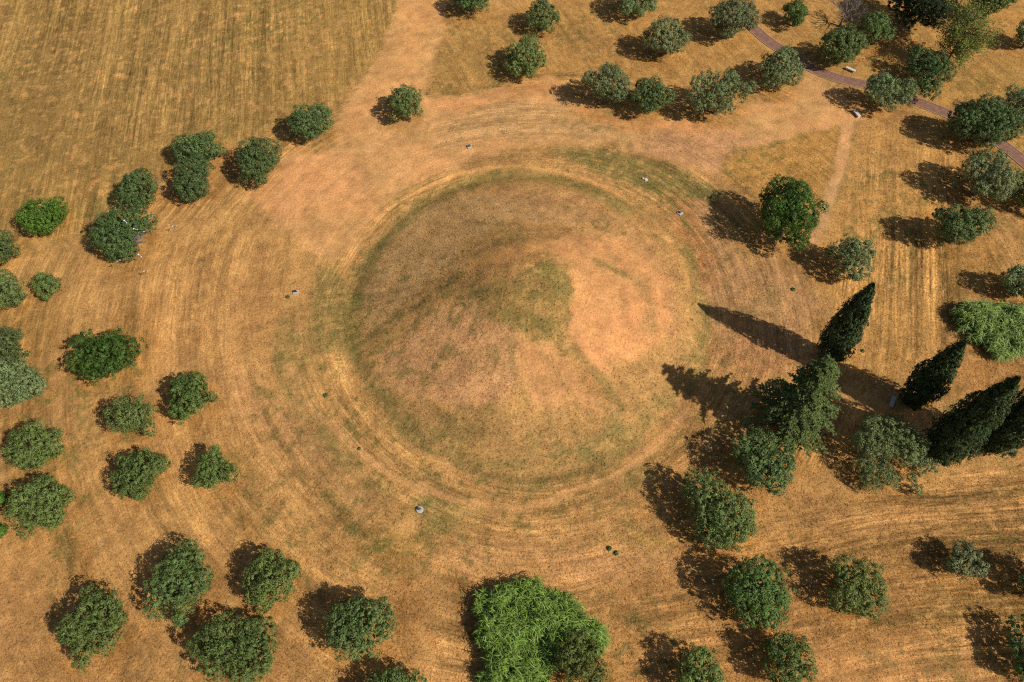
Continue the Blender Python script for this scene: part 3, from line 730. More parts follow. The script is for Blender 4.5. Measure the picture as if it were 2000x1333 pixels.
def crown_mesh(name, lobes, mat, seed, sp=0.76, rt=0.56, per=52, ll=0.25, lw=0.125, zmin=0.35, rough=0.13, upbias=0.2):
    rg = np.random.default_rng(seed); lobes = np.asarray(lobes, float)
    T = []; O = []
    for i, l in enumerate(lobes):
        rx, ry, rz = l[3:]; area = 4*math.pi*((rx*ry)**1.6/3+(rx*rz)**1.6/3+(ry*rz)**1.6/3)**(1/1.6)
        n = max(8, int(area/(sp*sp)))
        d = fib(n, rg)
        jit = 1+rough*rg.normal(size=(n, 1))
        p = l[:3]+d*np.array([rx, ry, rz])*jit
        o = d/np.array([rx, ry, rz]); o /= np.linalg.norm(o, axis=1, keepdims=True)
        ok = (p[:, 2] > zmin) & (rg.random(n) < 0.88)
        for j, q in enumerate(lobes):
            if j == i: continue
            e = (p-q[:3])/q[3:]
            ok &= (e*e).sum(1) > 0.80
        T.append(p[ok]); O.append(o[ok])
    T = np.concatenate(T); O = np.concatenate(O)
    n = len(T)
    tr = rt*(0.45+0.95*rg.random(n))
    idx = np.repeat(np.arange(n), per)
    u = rg.normal(size=(len(idx), 3)); u /= np.linalg.norm(u, axis=1, keepdims=True)
    flip = (u*O[idx]).sum(1) < -0.25
    u[flip] *= -1
    cen = T[idx]+u*(tr[idx]*rg.random(len(idx))**0.4)[:, None]
    nr = u*1.1+O[idx]*0.25+rg.normal(size=u.shape)*0.28; nr[:, 2] += upbias
    keep = cen[:, 2] > 0.12
    v1, f1 = leaves(cen[keep], nr[keep], ll, lw, rg)
    # inner leaves close the crown
    vol = []
    for l in lobes:
        k = int(22*l[3]*l[4]*l[5]/(sp/0.46))
        d = rg.normal(size=(k, 3)); d /= np.linalg.norm(d, axis=1, keepdims=True)
        vol.append(l[:3]+d*l[3:]*(0.30+0.55*rg.random((k, 1))))
    vol = np.concatenate(vol); vol = vol[vol[:, 2] > max(zmin, 0.4)]
    v2, f2 = leaves(vol, rg.normal(size=vol.shape), 0.55, 0.42, rg)
    return mesh_np(name, np.concatenate([v1, v2]), np.concatenate([f1, f2+len(v1)]), mat)

def trunk_mesh(lobes, seed, hc, r0, mat=None, lean=0.3):
    rr = random.Random(seed); mb = MB()
    fork = Vector((rr.uniform(-lean, lean), rr.uniform(-lean, lean), hc*0.38))
    mb.tube([(0, 0, -0.25), (0.05, 0.03, 0.05), (fork.x*0.5+rr.uniform(-.1, .1), fork.y*0.5+rr.uniform(-.1, .1), fork.z*0.55), tuple(fork)],
            [r0*1.6, r0*1.15, r0*0.95, r0*0.8], 8)
    ls = sorted(lobes, key=lambda l: -l[3])[:6]
    for l in ls:
        e = Vector((l[0], l[1], max(l[2], fork.z+0.3)))
        mid = fork.lerp(e, 0.5)+Vector((rr.uniform(-.25, .25), rr.uniform(-.25, .25), rr.uniform(0.0, .3)))
        mb.tube([tuple(fork-Vector((0, 0, 0.08))), tuple(mid), tuple(e)], [r0*0.55, r0*0.36, r0*0.12], 6)
    return mb.mesh('trunk', mat or M_BARK, True)

def round_lobes(a, b, c, hc, seed, n=9, core=0.70, low=-0.35):
    "an uneven crown: a small core, big and small lobes, a few sprigs that break the outline"
    rg = np.random.default_rng(seed)
    L = [(0, 0, hc-0.05*c, a*core*0.86, b*core*0.86, c*core*0.86)]
    rot = rg.random()*6.28; cr, sr = math.cos(rot), math.sin(rot)
    sq = 1+0.15*rg.normal(size=2)
    d = fib(int(n*1.75), rg)+0.22*rg.normal(size=(int(n*1.75), 3)); d /= np.linalg.norm(d, axis=1, keepdims=True)
    d = d[d[:, 2] > low]; d = d[rg.permutation(len(d))][:n]
    for q in d:
        q = np.array([(q[0]*cr-q[1]*sr)*sq[0], (q[0]*sr+q[1]*cr)*sq[1], q[2]])
        s = 0.24+0.28*rg.random()**1.4; k = min(0.98-s*0.9+0.10*rg.normal(), 1.0-s*0.75)
        e = 1+0.18*rg.normal(size=3)
        L.append((q[0]*a*k, q[1]*b*k, hc+q[2]*c*k, a*s*e[0], b*s*e[1], c*s*0.95*e[2]))
    for _ in range(5):
        q = rg.normal(size=3); q[2] = abs(q[2])*0.6-0.3; q /= np.linalg.norm(q); s = 0.10+0.08*rg.random(); k = 0.86+0.10*rg.random()
        L.append((q[0]*a*k, q[1]*b*k, max(hc+q[2]*c*k, 0.7), a*s, a*s, a*s))
    return L

def tree(name, label, cat, box, mat, col, seed, group=None, flat=0.8, clear=0.55, nl=9, core=0.70, lobes_px=None, size=0.88, trunk=0.26, cj=0.12, barkm=None, low=-0.35, **kw):
    x0, y0, x1, y1 = box
    rg = np.random.default_rng(seed+900)
    P = at((x0+x1)/2, (y0+y1)/2, 3.3); s = ppm(P)
    a = (x1-x0)/2/s*(size+0.10); a = max(a-0.42, a*0.6)
    c = min(flat*a, 4.6)
    hc = clear+c*0.98
    P = at((x0+x1)/2, (y0+y1)/2, hc); s = ppm(P)
    a = (x1-x0)/2/s*(size+0.10); a = max(a-0.42, a*0.6)
    v = P-np.array([0, 0, CAM_H]); se = abs(v[2])/np.linalg.norm(v); ce = math.sqrt(1-se*se)
    hh = (y1-y0)/2/s*(size+0.10); hh = max(hh-0.42, hh*0.6)
    b2 = hh*hh-(c*ce)**2
    b = math.sqrt(max(b2, 0.3*hh*hh))/se
    b = min(max(b, 0.62*a), 1.35*a)
    gz = zat(P[0], P[1])
    if lobes_px:
        L = []
        for (lx, ly, lr, lz) in lobes_px:
            Q = at(lx, ly, lz); r_ = lr/ppm(Q); r_ = max(r_-0.28, r_*0.65)
            L.append((Q[0]-P[0], Q[1]-P[1], lz, r_, r_, min(r_*0.9, lz-0.2)))
    else:
        L = round_lobes(a, b, c, hc, seed, nl, core, low=low)
    t = thing(name, label, cat, (P[0], P[1], gz), group)
    obj('trunk', trunk_mesh(L, seed, hc, trunk*(0.6+a/8), barkm), t)
    cr = obj('crown', crown_mesh('crown', L, mat, seed, **kw), t)
    j = 1+cj*0.4*(rg.random(3)-0.5)*2; j2 = 1+cj*1.3*(rg.random()-0.5)*2
    cr.color = (*[float(q) for q in np.array(col)*j*j2], 1)
    return t

for i, (bx, cl, lb, kw) in enumerate(OL):
    t_ = tree('olive_tree', lb, 'olive tree', bx, M_LEAF, cl, 100+i*7, GO, **kw)
    if 'bare grey patch' in lb:                              # the dead limb of the bird olive
        mb = MB(); rr = random.Random(9); q0 = Vector((0.0, 0.0, 1.4))
        for k in range(26):
            e = at(276+rr.uniform(-14, 14), 463+rr.uniform(-11, 11), rr.uniform(1.8, 3.4)); e = Vector((e[0]-t_.location.x, e[1]-t_.location.y, e[2]))
            md = q0.lerp(e, 0.55)+Vector((rr.uniform(-.2, .2), rr.uniform(-.2, .2), rr.uniform(0, .3)))
            mb.tube([tuple(q0), tuple(md), tuple(e)], [0.07, 0.045, 0.02], 5)
            for _ in range(3):
                e2 = md.lerp(e, rr.random())+Vector((rr.uniform(-.5, .5), rr.uniform(-.5, .5), rr.uniform(-.1, .5)))
                mb.tube([tuple(md.lerp(e, 0.4)), tuple(e2)], [0.025, 0.012], 4)
        dl = obj('dead_branches', mb.mesh('dead_branches', M_GREYBARK), t_); dl['label'] = 'bare grey dead branches on the right side of the crown'

# broadleaf trees and shrubs
tree('broadleaf_tree', 'small bright green tree at the left edge of the mown field', 'tree', (38, 383, 129, 461), M_LEAF_FRESH, FRESH*1.15, 11, 'green broadleaf trees', flat=0.7, core=0.62, nl=8)
tree('broadleaf_tree', 'wide dark green broadleaf tree on the left among grey olives', 'tree', (138, 638, 264, 747), M_LEAF_FRESH, FRESH_D*1.05, 12, 'green broadleaf trees', flat=0.6, nl=10, core=0.75)
tree('broadleaf_tree', 'dense dark green round tree right of the mound beside the foot track', 'tree', (1480, 352, 1603, 478), M_LEAF_FRESH, FRESH_D*1.1, 13, 'green broadleaf trees', flat=0.95, nl=9, core=0.85, per=44, rough=0.06, size=1.06)
tree('shrub', 'green shrub at the top edge above the upper path end', 'shrub', (1528, -2, 1586, 58), M_LEAF_FRESH, FRESH_D*0.9+OLV*0.35, 14, None, flat=0.9, nl=7)
tree('shrub', 'very small round olive shrub near the left edge', 'shrub', (57, 530, 115, 588), M_LEAF, OLV_G*0.95+FRESH*0.15, 15, None, flat=0.7, nl=7, clear=0.3)
tree('shrub', 'bright green sprig at the left edge, upper of two', 'shrub', (-22, 962, 13, 990), M_LEAF_FRESH, FRESH, 16, None, flat=0.8, nl=5, clear=0.2)
tree('shrub', 'bright green sprig at the left edge, lower of two', 'shrub', (-24, 1024, 13, 1050), M_LEAF_FRESH, FRESH, 17, None, flat=0.8, nl=5, clear=0.2)
tree('pine_tree', 'feathery light green spreading tree with gaps between the cedar and the largest cypress', 'tree', (1662, 808, 1830, 965), M_LEAF, np.array([0.180, 0.228, 0.076]), 18, None, ll=0.34, lw=0.08, per=46, sp=0.66,
     lobes_px=[(1708, 832, 26, 4.8), (1740, 832, 26, 5.2), (1764, 850, 26, 5.0), (1790, 868, 24, 4.4), (1700, 868, 28, 4.2), (1724, 872, 24, 4.2), (1768, 886, 24, 3.8), (1790, 892, 18, 3.2), (1678, 856, 14, 4.0), (1690, 905, 20, 2.6), (1722, 925, 26, 2.2), (1700, 938, 22, 1.6), (1798, 912, 16, 2.4), (1822, 912, 12, 1.8), (1784, 932, 13, 1.5), (1790, 956, 13, 1.0), (1742, 940, 14, 1.6)])
tree('pine_tree', 'dark dense conifer at the top edge left of the airy tree', 'tree', (1738, -80, 1846, 82), M_CONIFER, np.array([0.030, 0.046, 0.018]), 19, None, flat=1.2, nl=9, core=0.8)

# ------------------------------------------------------------------ cypresses
def cypress(label, base, h, rmax, seed, col=(0.046, 0.074, 0.024)):
    P = at(*base); rg = np.random.default_rng(seed)
    t = thing('cypress_tree', label, 'cypress', (P[0], P[1], zat(P[0], P[1])), 'columnar cypresses')
    prof_t = [0, 0.03, 0.10, 0.25, 0.42, 0.60, 0.78, 0.90, 0.97, 1.0]; prof_r = [0.30, 0.62, 0.86, 1.0, 0.98, 0.82, 0.54, 0.30, 0.13, 0.03]
    zz = np.linspace(0, 1, 400); rr = np.interp(zz, prof_t, prof_r)*rmax
    area = np.trapezoid(2*math.pi*rr, zz*h) if hasattr(np, 'trapezoid') else np.trapz(2*math.pi*rr, zz*h)
    n = int(area/0.13)
    cdf = np.cumsum(rr); cdf /= cdf[-1]
    u = np.interp(rg.random(n), cdf, zz); th = rg.random(n)*2*math.pi
    # vertical flutes and lumps
    lump = 1+0.22*(vnoise(th*2.6, u*h*0.7, seed)-0.5)*2+0.15*(vnoise(th*6, u*h*1.6, seed+3)-0.5)*2+0.05*rg.normal(size=n)
    r = np.interp(u, prof_t, prof_r)*rmax*lump
    z0 = 0.5
    T = np.stack([r*np.cos(th), r*np.sin(th), z0+u*(h-z0)], 1); O = np.stack([np.cos(th), np.sin(th), np.full(n, 0.35)], 1)
    per = 10; idx = np.repeat(np.arange(n), per)
    uu = rg.normal(size=(len(idx), 3)); uu /= np.linalg.norm(uu, axis=1, keepdims=True)
    fl = (uu*O[idx]).sum(1) < -0.2; uu[fl] *= -1
    cen = T[idx]+uu*0.26*rg.random((len(idx), 1))**0.4*np.array([1, 1, 1.5])
    nr = uu*0.8+O[idx]*0.5+rg.normal(size=uu.shape)*0.35
    v1, f1 = leaves(cen, nr, 0.30, 0.12, rg, np.array([0, 0, 1.0]), 0.45)
    k = n*2; q = rg.random(k); ph = rg.random(k)*6.283; ri = np.interp(q, prof_t, prof_r)*rmax*(0.45+0.4*rg.random(k))
    v2, f2 = leaves(np.stack([ri*np.cos(ph), ri*np.sin(ph), z0+q*(h-z0)], 1), np.stack([np.cos(ph), np.sin(ph), 0*ph], 1)+0.4*rg.normal(size=(k, 3)), 0.6, 0.45, rg)
    cr = obj('crown', mesh_np('crown', np.concatenate([v1, v2]), np.concatenate([f1, f2+len(v1)]), M_CONIFER), t); cr.color = (*col, 1)
    mb = MB(); mb.tube([(0, 0, -0.3), (0, 0, 0.4), (0.03, 0, h*0.5), (0, 0, h*0.93)], [0.42, 0.30, 0.18, 0.04], 8)
    obj('trunk', mb.mesh('trunk', M_BARK, True), t)
cypress('leftmost dark cypress with a long pointed shadow, next to the cedar', (1614, 702), 17.0, 1.95, 201)
cypress('smallest cypress, with a grey bench at its foot', (1777, 788), 15.0, 1.9, 202)
cypress('largest cypress, right of the feathery light green tree', (1826, 890), 19.6, 2.35, 203)
cypress('cypress cut by the right edge behind the largest cypress', (1928, 876), 18.5, 2.2, 204)

# ------------------------------------------------------------------ cedar
def cedar():
    P = at(1538, 838); rg = np.random.default_rng(77); rr = random.Random(77); H = 17.2
    t = thing('cedar_tree', 'tall layered cedar with drooping branches and a jagged shadow right of the mound', 'cedar', (P[0], P[1], zat(P[0], P[1])))
    mb = MB(); mb.tube([(0, 0, -0.3), (0, 0, 0.4), (0.05, 0.05, H*0.5), (0, 0, H)], [0.62, 0.45, 0.26, 0.04], 9)
    cen = []; nr = []; ax = []
    z = 1.3
    while z < H-0.3:
        q = z/H; Lm = 6.2*(1-q)**0.85*(0.55+0.45*min(1, z/3.0))+0.35
        nb = 9 if q < 0.8 else 6
        a0 = rr.random()*6.28
        for k in range(nb):
            a = a0+k*6.283/nb+rr.uniform(-.3, .3); L = Lm*rr.uniform(0.55, 1.22); zz0 = z+rr.uniform(-.35, .35)
            d = np.array([math.cos(a), math.sin(a), 0]); s = np.array([-d[1], d[0], 0])
            rise = rr.uniform(0.05, 0.25); droop = rr.uniform(0.25, 0.5)
            npt = 7; ts = np.linspace(0, 1, npt)
            br = np.array([d*L*u+np.array([0, 0, zz0+L*(rise*u-droop*u*u)]) for u in ts])
            br += s*(rr.uniform(-.12, .12)*L*ts**2)[:, None]
            mb.tube([tuple(p) for p in br[::2]], [0.10*(1-q)+0.03, 0.06*(1-q)+0.02, 0.035, 0.012], 5)
            # side sprays
            nsp = int(4+L*3.0)
            for j in range(nsp):
                u = 0.18+0.82*(j+rr.random())/nsp; sgn = 1 if j % 2 else -1
                b0 = np.array([np.interp(u, ts, br[:, i]) for i in range(3)])
                sl_ = (0.30+1.0*(1-u)*L*0.11)*rr.uniform(0.7, 1.25)
                dr = d*rr.uniform(0.55, 0.9)+s*sgn*rr.uniform(0.5, 0.9); dr /= np.linalg.norm(dr)
                m_ = int(8+sl_*24); w = (np.arange(m_)+rg.random(m_))/m_
                c = b0+dr*(sl_*w)[:, None]+np.array([0, 0, -1])*(0.28*sl_*w**2)[:, None]+rg.normal(size=(m_, 3))*np.array([0.05, 0.05, 0.03])
                cen.append(c); nr.append(rg.normal(size=(m_, 3))*0.45+np.array([0, 0, 0.9])+d*0.25)
                aa = dr+rg.normal(size=(m_, 3))*0.55; ax.append(aa)
        z += 0.78 if q < 0.75 else 0.5
    cen = np.concatenate(cen); nr = np.concatenate(nr); ax = np.concatenate(ax)
    v, f = leaves(cen, nr, 0.32, 0.12, rg, ax, 0.0)
    cr = obj('crown', mesh_np('crown', v, f, M_CONIFER), t); cr.color = (0.120, 0.162, 0.045, 1)
    obj('trunk', mb.mesh('trunk', M_BARK, True), t)
cedar()

# ------------------------------------------------------------------ airy tree and bare tree at the top right
def airy():
    P = at(1846, 128); rg = np.random.default_rng(31); rr = random.Random(31)
    t = thing('poplar_tree', 'tall airy yellow green tree with thin see-through crown near the top right', 'tree', (P[0], P[1], zat(P[0], P[1])))
    mb = MB(); H = 10.5
    mb.tube([(0, 0, -0.3), (0, 0, 0.3), (0.1, 0.05, H*0.5), (0, 0, H)], [0.28, 0.2, 0.13, 0.03], 8)
    cen = []
    for k in range(80):
        z = rr.uniform(1.8, H-0.3); a = rr.random()*6.283; L = (1.6+5.2*math.sin(math.pi*min(1, max(0, (z-0.5)/H))**0.8))*rr.uniform(0.5, 1.05)
        if 2.2 < a < 3.8: L *= 0.55
        d = np.array([math.cos(a), math.sin(a), rr.uniform(0.1, 0.5)])
        e = np.array([0, 0, z])+d*L
        mb.tube([(0, 0, z), tuple(np.array([0, 0, z])+d*L*0.5), tuple(e)], [0.06, 0.035, 0.012], 4)
        m_ = int(36*L)
        w = 0.25+0.75*rg.random(m_)
        cen.append(np.array([0, 0, z])+d*(L*w)[:, None]+rg.normal(size=(m_, 3))*0.42)
    cen = np.concatenate(cen)
    v, f = leaves(cen, rg.normal(size=cen.shape)+np.array([0.2, -0.1, 0.9]), 0.25, 0.18, rg)
    cr = obj('crown', mesh_np('crown', v, f, M_LEAF_FRESH), t); cr.color = (0.20, 0.235, 0.055, 1)
    obj('trunk', mb.mesh('trunk', M_BARK, True), t)
airy()
def bare():
    P = at(1640, 52); rr = random.Random(5)
    t = thing('bare_tree', 'leafless grey brown tree at the top edge left of the dark conifer', 'tree', (P[0], P[1], zat(P[0], P[1])))
    mb = MB(); br = MB()
    mb.tube([(0, 0, -0.3), (0, 0, 0.4), (0.2, 0.1, 1.5), (0.3, 0, 2.4)], [0.3, 0.24, 0.18, 0.14], 8)
    def grow(tgt, p, d, L, r, lev):
        q = p+d*L; mid = p+d*L*0.5+Vector((rr.uniform(-.1, .1), rr.uniform(-.1, .1), rr.uniform(-.05, .1)))*L
        tgt.tube([tuple(p), tuple(mid), tuple(q)], [r, r*0.75, r*0.45], 4)
        if lev:
            for _ in range(4):
                s = rr.uniform(0.4, 1.0); b = p.lerp(q, s)
                nd = (d+Vector((rr.uniform(-.9, .9), rr.uniform(-.9, .9), rr.uniform(-.3, .7)))).normalized()
                grow(tgt, b, nd, L*rr.uniform(.5, .75), r*0.55, lev-1)
    for k in range(8):
        a = k*0.785+rr.uniform(-.3, .3)
        grow(br, Vector((0.3, 0, 2.3)), Vector((math.cos(a), math.sin(a), rr.uniform(.2, 1.0))).normalized(), rr.uniform(1.4, 2.2), 0.09, 3)
    obj('trunk', mb.mesh('trunk', M_GREYBARK, True), t); obj('branches', br.mesh('branches', M_GREYBARK, True), t)
bare()

# ------------------------------------------------------------------ reed thickets
def reeds(label, outline, hmin, hmax, n, seed, col):
    rg = np.random.default_rng(seed); Pg = np.array([at(px, py, hmin*0.75)[:2] for px, py in outline])
    c0 = Pg.mean(0); z0 = zat(*c0)
    t = thing('reed_thicket', label, 'reeds', (c0[0], c0[1], z0), 'giant reed thickets')
    lo, hi = Pg.min(0), Pg.max(0); pts = np.zeros((0, 2))
    while len(pts) < n:
        q = lo+(hi-lo)*rg.random((n*2, 2)); d = poly_sd(q[:, 0]+2.6*(fbm(q[:, 0], q[:, 1], 2.2, 3, seed)-.5), q[:, 1]+2.6*(fbm(q[:, 0], q[:, 1], 2.2, 3, seed+9)-.5), Pg)
        pts = np.concatenate([pts, q[(d > 0) & (fbm(q[:, 0], q[:, 1], 1.1, 2, seed+4) > 0.36)]])
    pts = pts[:n]; edge = sstep(0, 1.6, poly_sd(pts[:, 0], pts[:, 1], Pg))
    H = (hmin+(hmax-hmin)*rg.random(n))*(0.62+0.38*edge)*(0.48+0.85*fbm(pts[:, 0], pts[:, 1], 2.0, 3, seed))
    lean = rg.normal(size=(n, 2))*0.11*H[:, None]
    base = np.stack([pts[:, 0]-c0[0], pts[:, 1]-c0[1], np.full(n, -0.1)], 1); top = base+np.stack([lean[:, 0], lean[:, 1], H], 1)
    # stems: thin three sided prisms
    k = 3; ang = np.arange(k)*2*math.pi/k; off = np.stack([np.cos(ang), np.sin(ang), 0*ang], 1)
    sv = np.concatenate([(base[:, None]+off*0.016), (top[:, None]+off*0.006)], 1).reshape(-1, 3)
    sf = np.concatenate([np.stack([np.arange(n)*6+j, np.arange(n)*6+(j+1) % 3, np.arange(n)*6+3+(j+1) % 3, np.arange(n)*6+3+j], 1) for j in range(3)])
    s = obj('stems', mesh_np('stems', sv, sf, M_REED), t); s['kind'] = 'stuff'; s.color = (0.16, 0.16, 0.05, 1)
    per = 11; idx = np.repeat(np.arange(n), per); m_ = len(idx)
    u = 0.35+0.65*rg.random(m_); b = base[idx]*(1-u)[:, None]+top[idx]*u[:, None]
    a = rg.random(m_)*2*math.pi; d = np.stack([np.cos(a), np.sin(a), 0*a], 1)
    L = (0.55+0.65*rg.random(m_)); up = 0.25+0.75*rg.random(m_); wd = 0.026+0.028*rg.random(m_)
    side = np.stack([-np.sin(a), np.cos(a), 0*a], 1); vs = []
    for w, ww in ((0, 0.6), (0.35, 1.0), (0.72, 0.75), (1.0, 0.05)):
        c = b+d*(L*w*(1-0.12*w))[:, None]; c[:, 2] += L*(up*w-(0.55+0.6*up)*w*w)
        vs += [c+side*(wd*ww)[:, None], c-side*(wd*ww)[:, None]]
    vv = np.stack(vs, 1).reshape(-1, 3); o8 = np.arange(m_)*8
    ff = np.concatenate([np.stack([o8+2*j, o8+2*j+1, o8+2*j+3, o8+2*j+2], 1) for j in range(3)])
    lf = obj('leaves', mesh_np('leaves', vv, ff, M_REED), t); lf['kind'] = 'stuff'; lf.color = (*col, 1)
reeds('large bright green reed thicket at the bottom middle edge', [(958, 1150), (985, 1136), (1035, 1132), (1062, 1150), (1120, 1175), (1160, 1205), (1182, 1235), (1165, 1262), (1110, 1280), (1080, 1300), (1075, 1345), (965, 1370), (938, 1320), (955, 1270), (934, 1230), (950, 1200), (934, 1172)], 2.4, 3.6, 2600, 41, (0.215, 0.33, 0.07))
reeds('bright green reed thicket at the right edge above the cypresses', [(1872, 606), (1905, 588), (1945, 586), (1990, 592), (2050, 585), (2060, 690), (1990, 692), (1950, 690), (1925, 665), (1885, 640)], 2.3, 3.4, 1300, 42, (0.27, 0.38, 0.11))

# ------------------------------------------------------------------ benches, lamps, stones, birds
def bench(label, px, py, angle_px, length=1.75):
    P = at(px, py, 0.45); Q = at(px+angle_px[0], py+angle_px[1], 0.45); rz = math.atan2(Q[1]-P[1], Q[0]-P[0])
    t = thing('bench', label, 'bench', (P[0], P[1], zat(P[0], P[1])), 'pale stone benches', rz)
    h = length/2
    mb = MB(); mb.box(-h, h, -0.26, 0.26, 0.38, 0.48, 0.012); obj('seat', mb.mesh('seat', M_STONE), t)
    for s in (-1, 1):
        mb = MB(); mb.box(s*h*0.68-0.11, s*h*0.68+0.11, -0.21, 0.21, -0.08, 0.379, 0.01); obj('leg', mb.mesh('leg', M_STONE), t)
bench('white stone bench in full sun beside the red path', 1662, 135, (18, 8))
bench('stone bench mostly in tree shade, one end lit, below the red path', 1674, 221, (13, 15))
bench('grey stone bench at the foot of the smallest cypress', 1744, 784, (8, -20))
bench('shaded grey bench half hidden between the feathery tree and the largest cypress', 1809, 882, (6, -24), 1.9)

def lamp(label, px, py, rz, roundb=False, tone=None):
    P = at(px, py); t = thing('ground_floodlight', label, 'floodlight', (P[0], P[1], zat(P[0], P[1])), 'floodlights round the mound', rz)
    mb = MB()
    if roundb: mb.tube([(0, 0, -0.1), (0, 0, 0.10), (0, 0, 0.17)], [0.46, 0.46, 0.40], 14)
    else: mb.box(-0.36, 0.36, -0.36, 0.36, -0.1, 0.17, 0.015)
    b = obj('base', mb.mesh('base', M_CONCRETE), t)
    mb = MB(); mb.box(-0.20, 0.20, -0.04, 0.04, 0.17, 0.24); mb.box(-0.20, -0.17, -0.03, 0.03, 0.24, 0.42); mb.box(0.17, 0.20, -0.03, 0.03, 0.24, 0.42)
    obj('bracket', mb.mesh('bracket', M_DARKMETAL), t)
    mb = MB(); mb.box(-0.16, 0.16, -0.12, 0.12, -0.14, 0.14, 0.03)
    hd = obj('lamp_housing', mb.mesh('lamp_housing', M_DARKMETAL), t, (0, 0, 0.42), (math.radians(-50), 0, 0))
    mb = MB(); mb.box(-0.12, 0.12, -0.08, 0.08, 0.14, 0.155); obj('lens', mb.mesh('lens', M_GLASSY), hd)
lamp('floodlight on a white square base, above the mound on the worn earth', 917, 288, 0.25)
lamp('floodlight on a white square base tilted like a diamond, right of the mound', 1328, 418, 0.75)
lamp('floodlight on a pale square base, left of the mound', 578, 572, 0.05)
lamp('floodlight on a round pale stone base among weeds below the mound', 820, 996, 0.4, True)

def stone(label, px, py, sx, sy, h, rz, seed):
    P = at(px, py); rr = random.Random(seed); mb = MB()
    k = 8; pts = [(sx*math.cos(i*6.283/k)*rr.uniform(.8, 1.1), sy*math.sin(i*6.283/k)*rr.uniform(.8, 1.1)) for i in range(k)]
    mb.v = [(x, y, -0.08) for x, y in pts]+[(x*.96, y*.96, h*.7+rr.uniform(-.02, .02)) for x, y in pts]+[(x*.82, y*.82, h) for x, y in pts]
    mb.f = [(j*k+i, j*k+(i+1) % k, (j+1)*k+(i+1) % k, (j+1)*k+i) for j in range(2) for i in range(k)]+[tuple(2*k+i for i in range(k))]
    o = obj('stone_block', mb.mesh('stone_block', M_STONE), None, (P[0], P[1], zat(P[0], P[1])), (0, 0, rz))
    o['label'] = label; o['category'] = 'stone'; o['group'] = 'pale stones on the weedy patch'
stone('larger cream stone block on the weedy patch above right of the mound', 1261.5, 352.5, 0.34, 0.28, 0.26, 0.5, 1)
stone('smaller cream stone left of the larger block on the weedy patch', 1256.2, 350, 0.19, 0.19, 0.2, 0.1, 2)

def bird(label, px, py, z, rz, roll):
    P = at(px, py, z); t = thing('magpie', label, 'bird', (P[0], P[1], z), 'black and white birds flying by the olive', rz)
    t.rotation_euler = (roll, 0, rz)
    mb = MB(); mb.tube([(0.17, 0, 0), (0.14, 0, 0.005), (0.08, 0, 0.0), (0, 0, -0.005), (-0.09, 0, 0), (-0.14, 0, 0)], [0.006, 0.028, 0.045, 0.05, 0.032, 0.014], 8)
    obj('body', mb.mesh('body', M_BLACKF, True), t)
    mb = MB(); mb.v = [(-0.12, -0.015, 0.002), (-0.12, 0.015, 0.002), (-0.40, 0.03, -0.01), (-0.43, 0, -0.01), (-0.40, -0.03, -0.01), (-0.12, -0.015, -0.006), (-0.12, 0.015, -0.006), (-0.40, 0.03, -0.016), (-0.43, 0, -0.016), (-0.40, -0.03, -0.016)]
    mb.f = [(0, 1, 2, 3, 4), (9, 8, 7, 6, 5)]+[(i, i+5, (i+1) % 5+5, (i+1) % 5) for i in range(5)]
    obj('tail', mb.mesh('tail', M_BLACKF), t)
    for s in (1, -1):
        def slab(o_, th):
            n = len(o_); m_ = MB(); m_.v = [(x, s*y, z_) for x, y, z_ in o_]+[(x, s*y, z_-th) for x, y, z_ in o_]
            m_.f = [tuple(range(n)), tuple(range(2*n-1, n-1, -1))]+[(i, i+n, (i+1) % n+n, (i+1) % n) for i in range(n)]; return m_
        w = obj('wing', slab([(0.09, 0.03, 0.03), (0.11, 0.16, 0.08), (0.03, 0.20, 0.09), (-0.10, 0.12, 0.05), (-0.09, 0.03, 0.03)], 0.010).mesh('wing', M_BLACKF), t)
        obj('wing_patch', slab([(0.112, 0.162, 0.083), (0.09, 0.27, 0.115), (0.02, 0.33, 0.125), (-0.08, 0.27, 0.105), (-0.05, 0.17, 0.07), (0.03, 0.202, 0.093)], 0.010).mesh('wing_patch', M_WHITEF), w)
        mb = MB(); mb.box(0.0, 0.10, s*0.055-0.025, s*0.055+0.025, 0.032, 0.046); obj('shoulder_patch', mb.mesh('shoulder_patch', M_WHITEF), w)
bird('white winged bird over the straw just right of the bird olive', 295, 421, 3.0, 1.2, 0.5)
bird('white winged bird farthest right of the bird olive, alone over grass', 341, 443, 2.2, 1.6, 0.0)
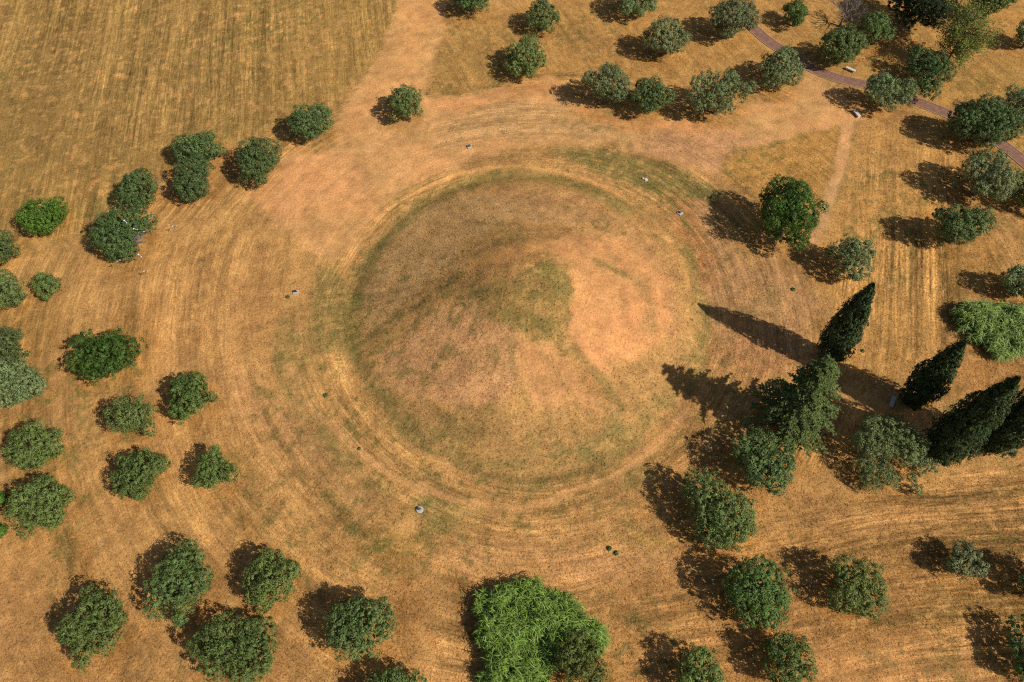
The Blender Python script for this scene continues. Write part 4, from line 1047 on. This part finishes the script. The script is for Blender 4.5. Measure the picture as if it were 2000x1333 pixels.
bird('bird flying over the middle of the bird olive crown', 245, 434, 9.5, 0.8, 0.4)
bird('bird over the right part of the bird olive, left of its bare patch', 265, 449, 9.0, 1.4, 0.2)
bird('bird over the grey bare patch of the bird olive', 285, 452, 8.0, 1.9, -0.3)
bird('bird low over the straw at the lower right of the bird olive', 273, 500, 2.4, 0.9, 0.6)
bird('bird in front of the lower edge of the bird olive', 232, 511, 3.4, 2.6, 0.3)
bird('bird farthest below the bird olive, wings spread over the rows', 285, 531, 2.0, 1.57, 0.0)

# weeds that stand out singly
def weed(label, px, py, r, h, seed, col):
    P = at(px, py); rg = np.random.default_rng(seed); n = 260
    t = thing('weed', label, 'weed', (P[0], P[1], zat(P[0], P[1])), 'green weeds on the dry ground')
    d = rg.normal(size=(n, 3)); d[:, 2] = abs(d[:, 2]); d /= np.linalg.norm(d, axis=1, keepdims=True)
    c = d*np.array([r, r, h*0.6])*(0.35+0.65*rg.random((n, 1))); c[:, 2] += 0.03
    v, f = leaves(c, d+0.5*rg.normal(size=d.shape), 0.20, 0.09, rg)
    o = obj('leaves', mesh_np('leaves', v, f, M_LEAF_FRESH), t); o.color = (*col, 1)
    mb = MB()
    for k in range(4): mb.tube([(0, 0, -0.05), (math.cos(k*1.6)*r*.4, math.sin(k*1.6)*r*.4, h*.6)], [0.02, 0.008], 4)
    obj('stem', mb.mesh('stem', M_BARK), t)
for i, (lb, px, py, r, h) in enumerate([
    ('dark green weed, left of a close pair below the mound', 1190, 1072, 0.32, 0.5),
    ('dark green weed, right of a close pair below the mound', 1204, 1081, 0.30, 0.45),
    ('single small bright green weed on the ring track lower left of the mound', 702, 877, 0.22, 0.3),
    ('pale green weed low on the left of the mound beside the ring track', 636, 773, 0.34, 0.3),
    ('green weed just below the left floodlight', 562, 581, 0.32, 0.25),
    ('green weed in the foot of the mown strip right of the leftmost cypress', 1685, 686, 0.28, 0.2),
    ('green weed on the pale earth above the cypress shadow', 1549, 566, 0.34, 0.2)]):
    weed(lb, px, py, r, h, 300+i, (0.15, 0.22, 0.07))
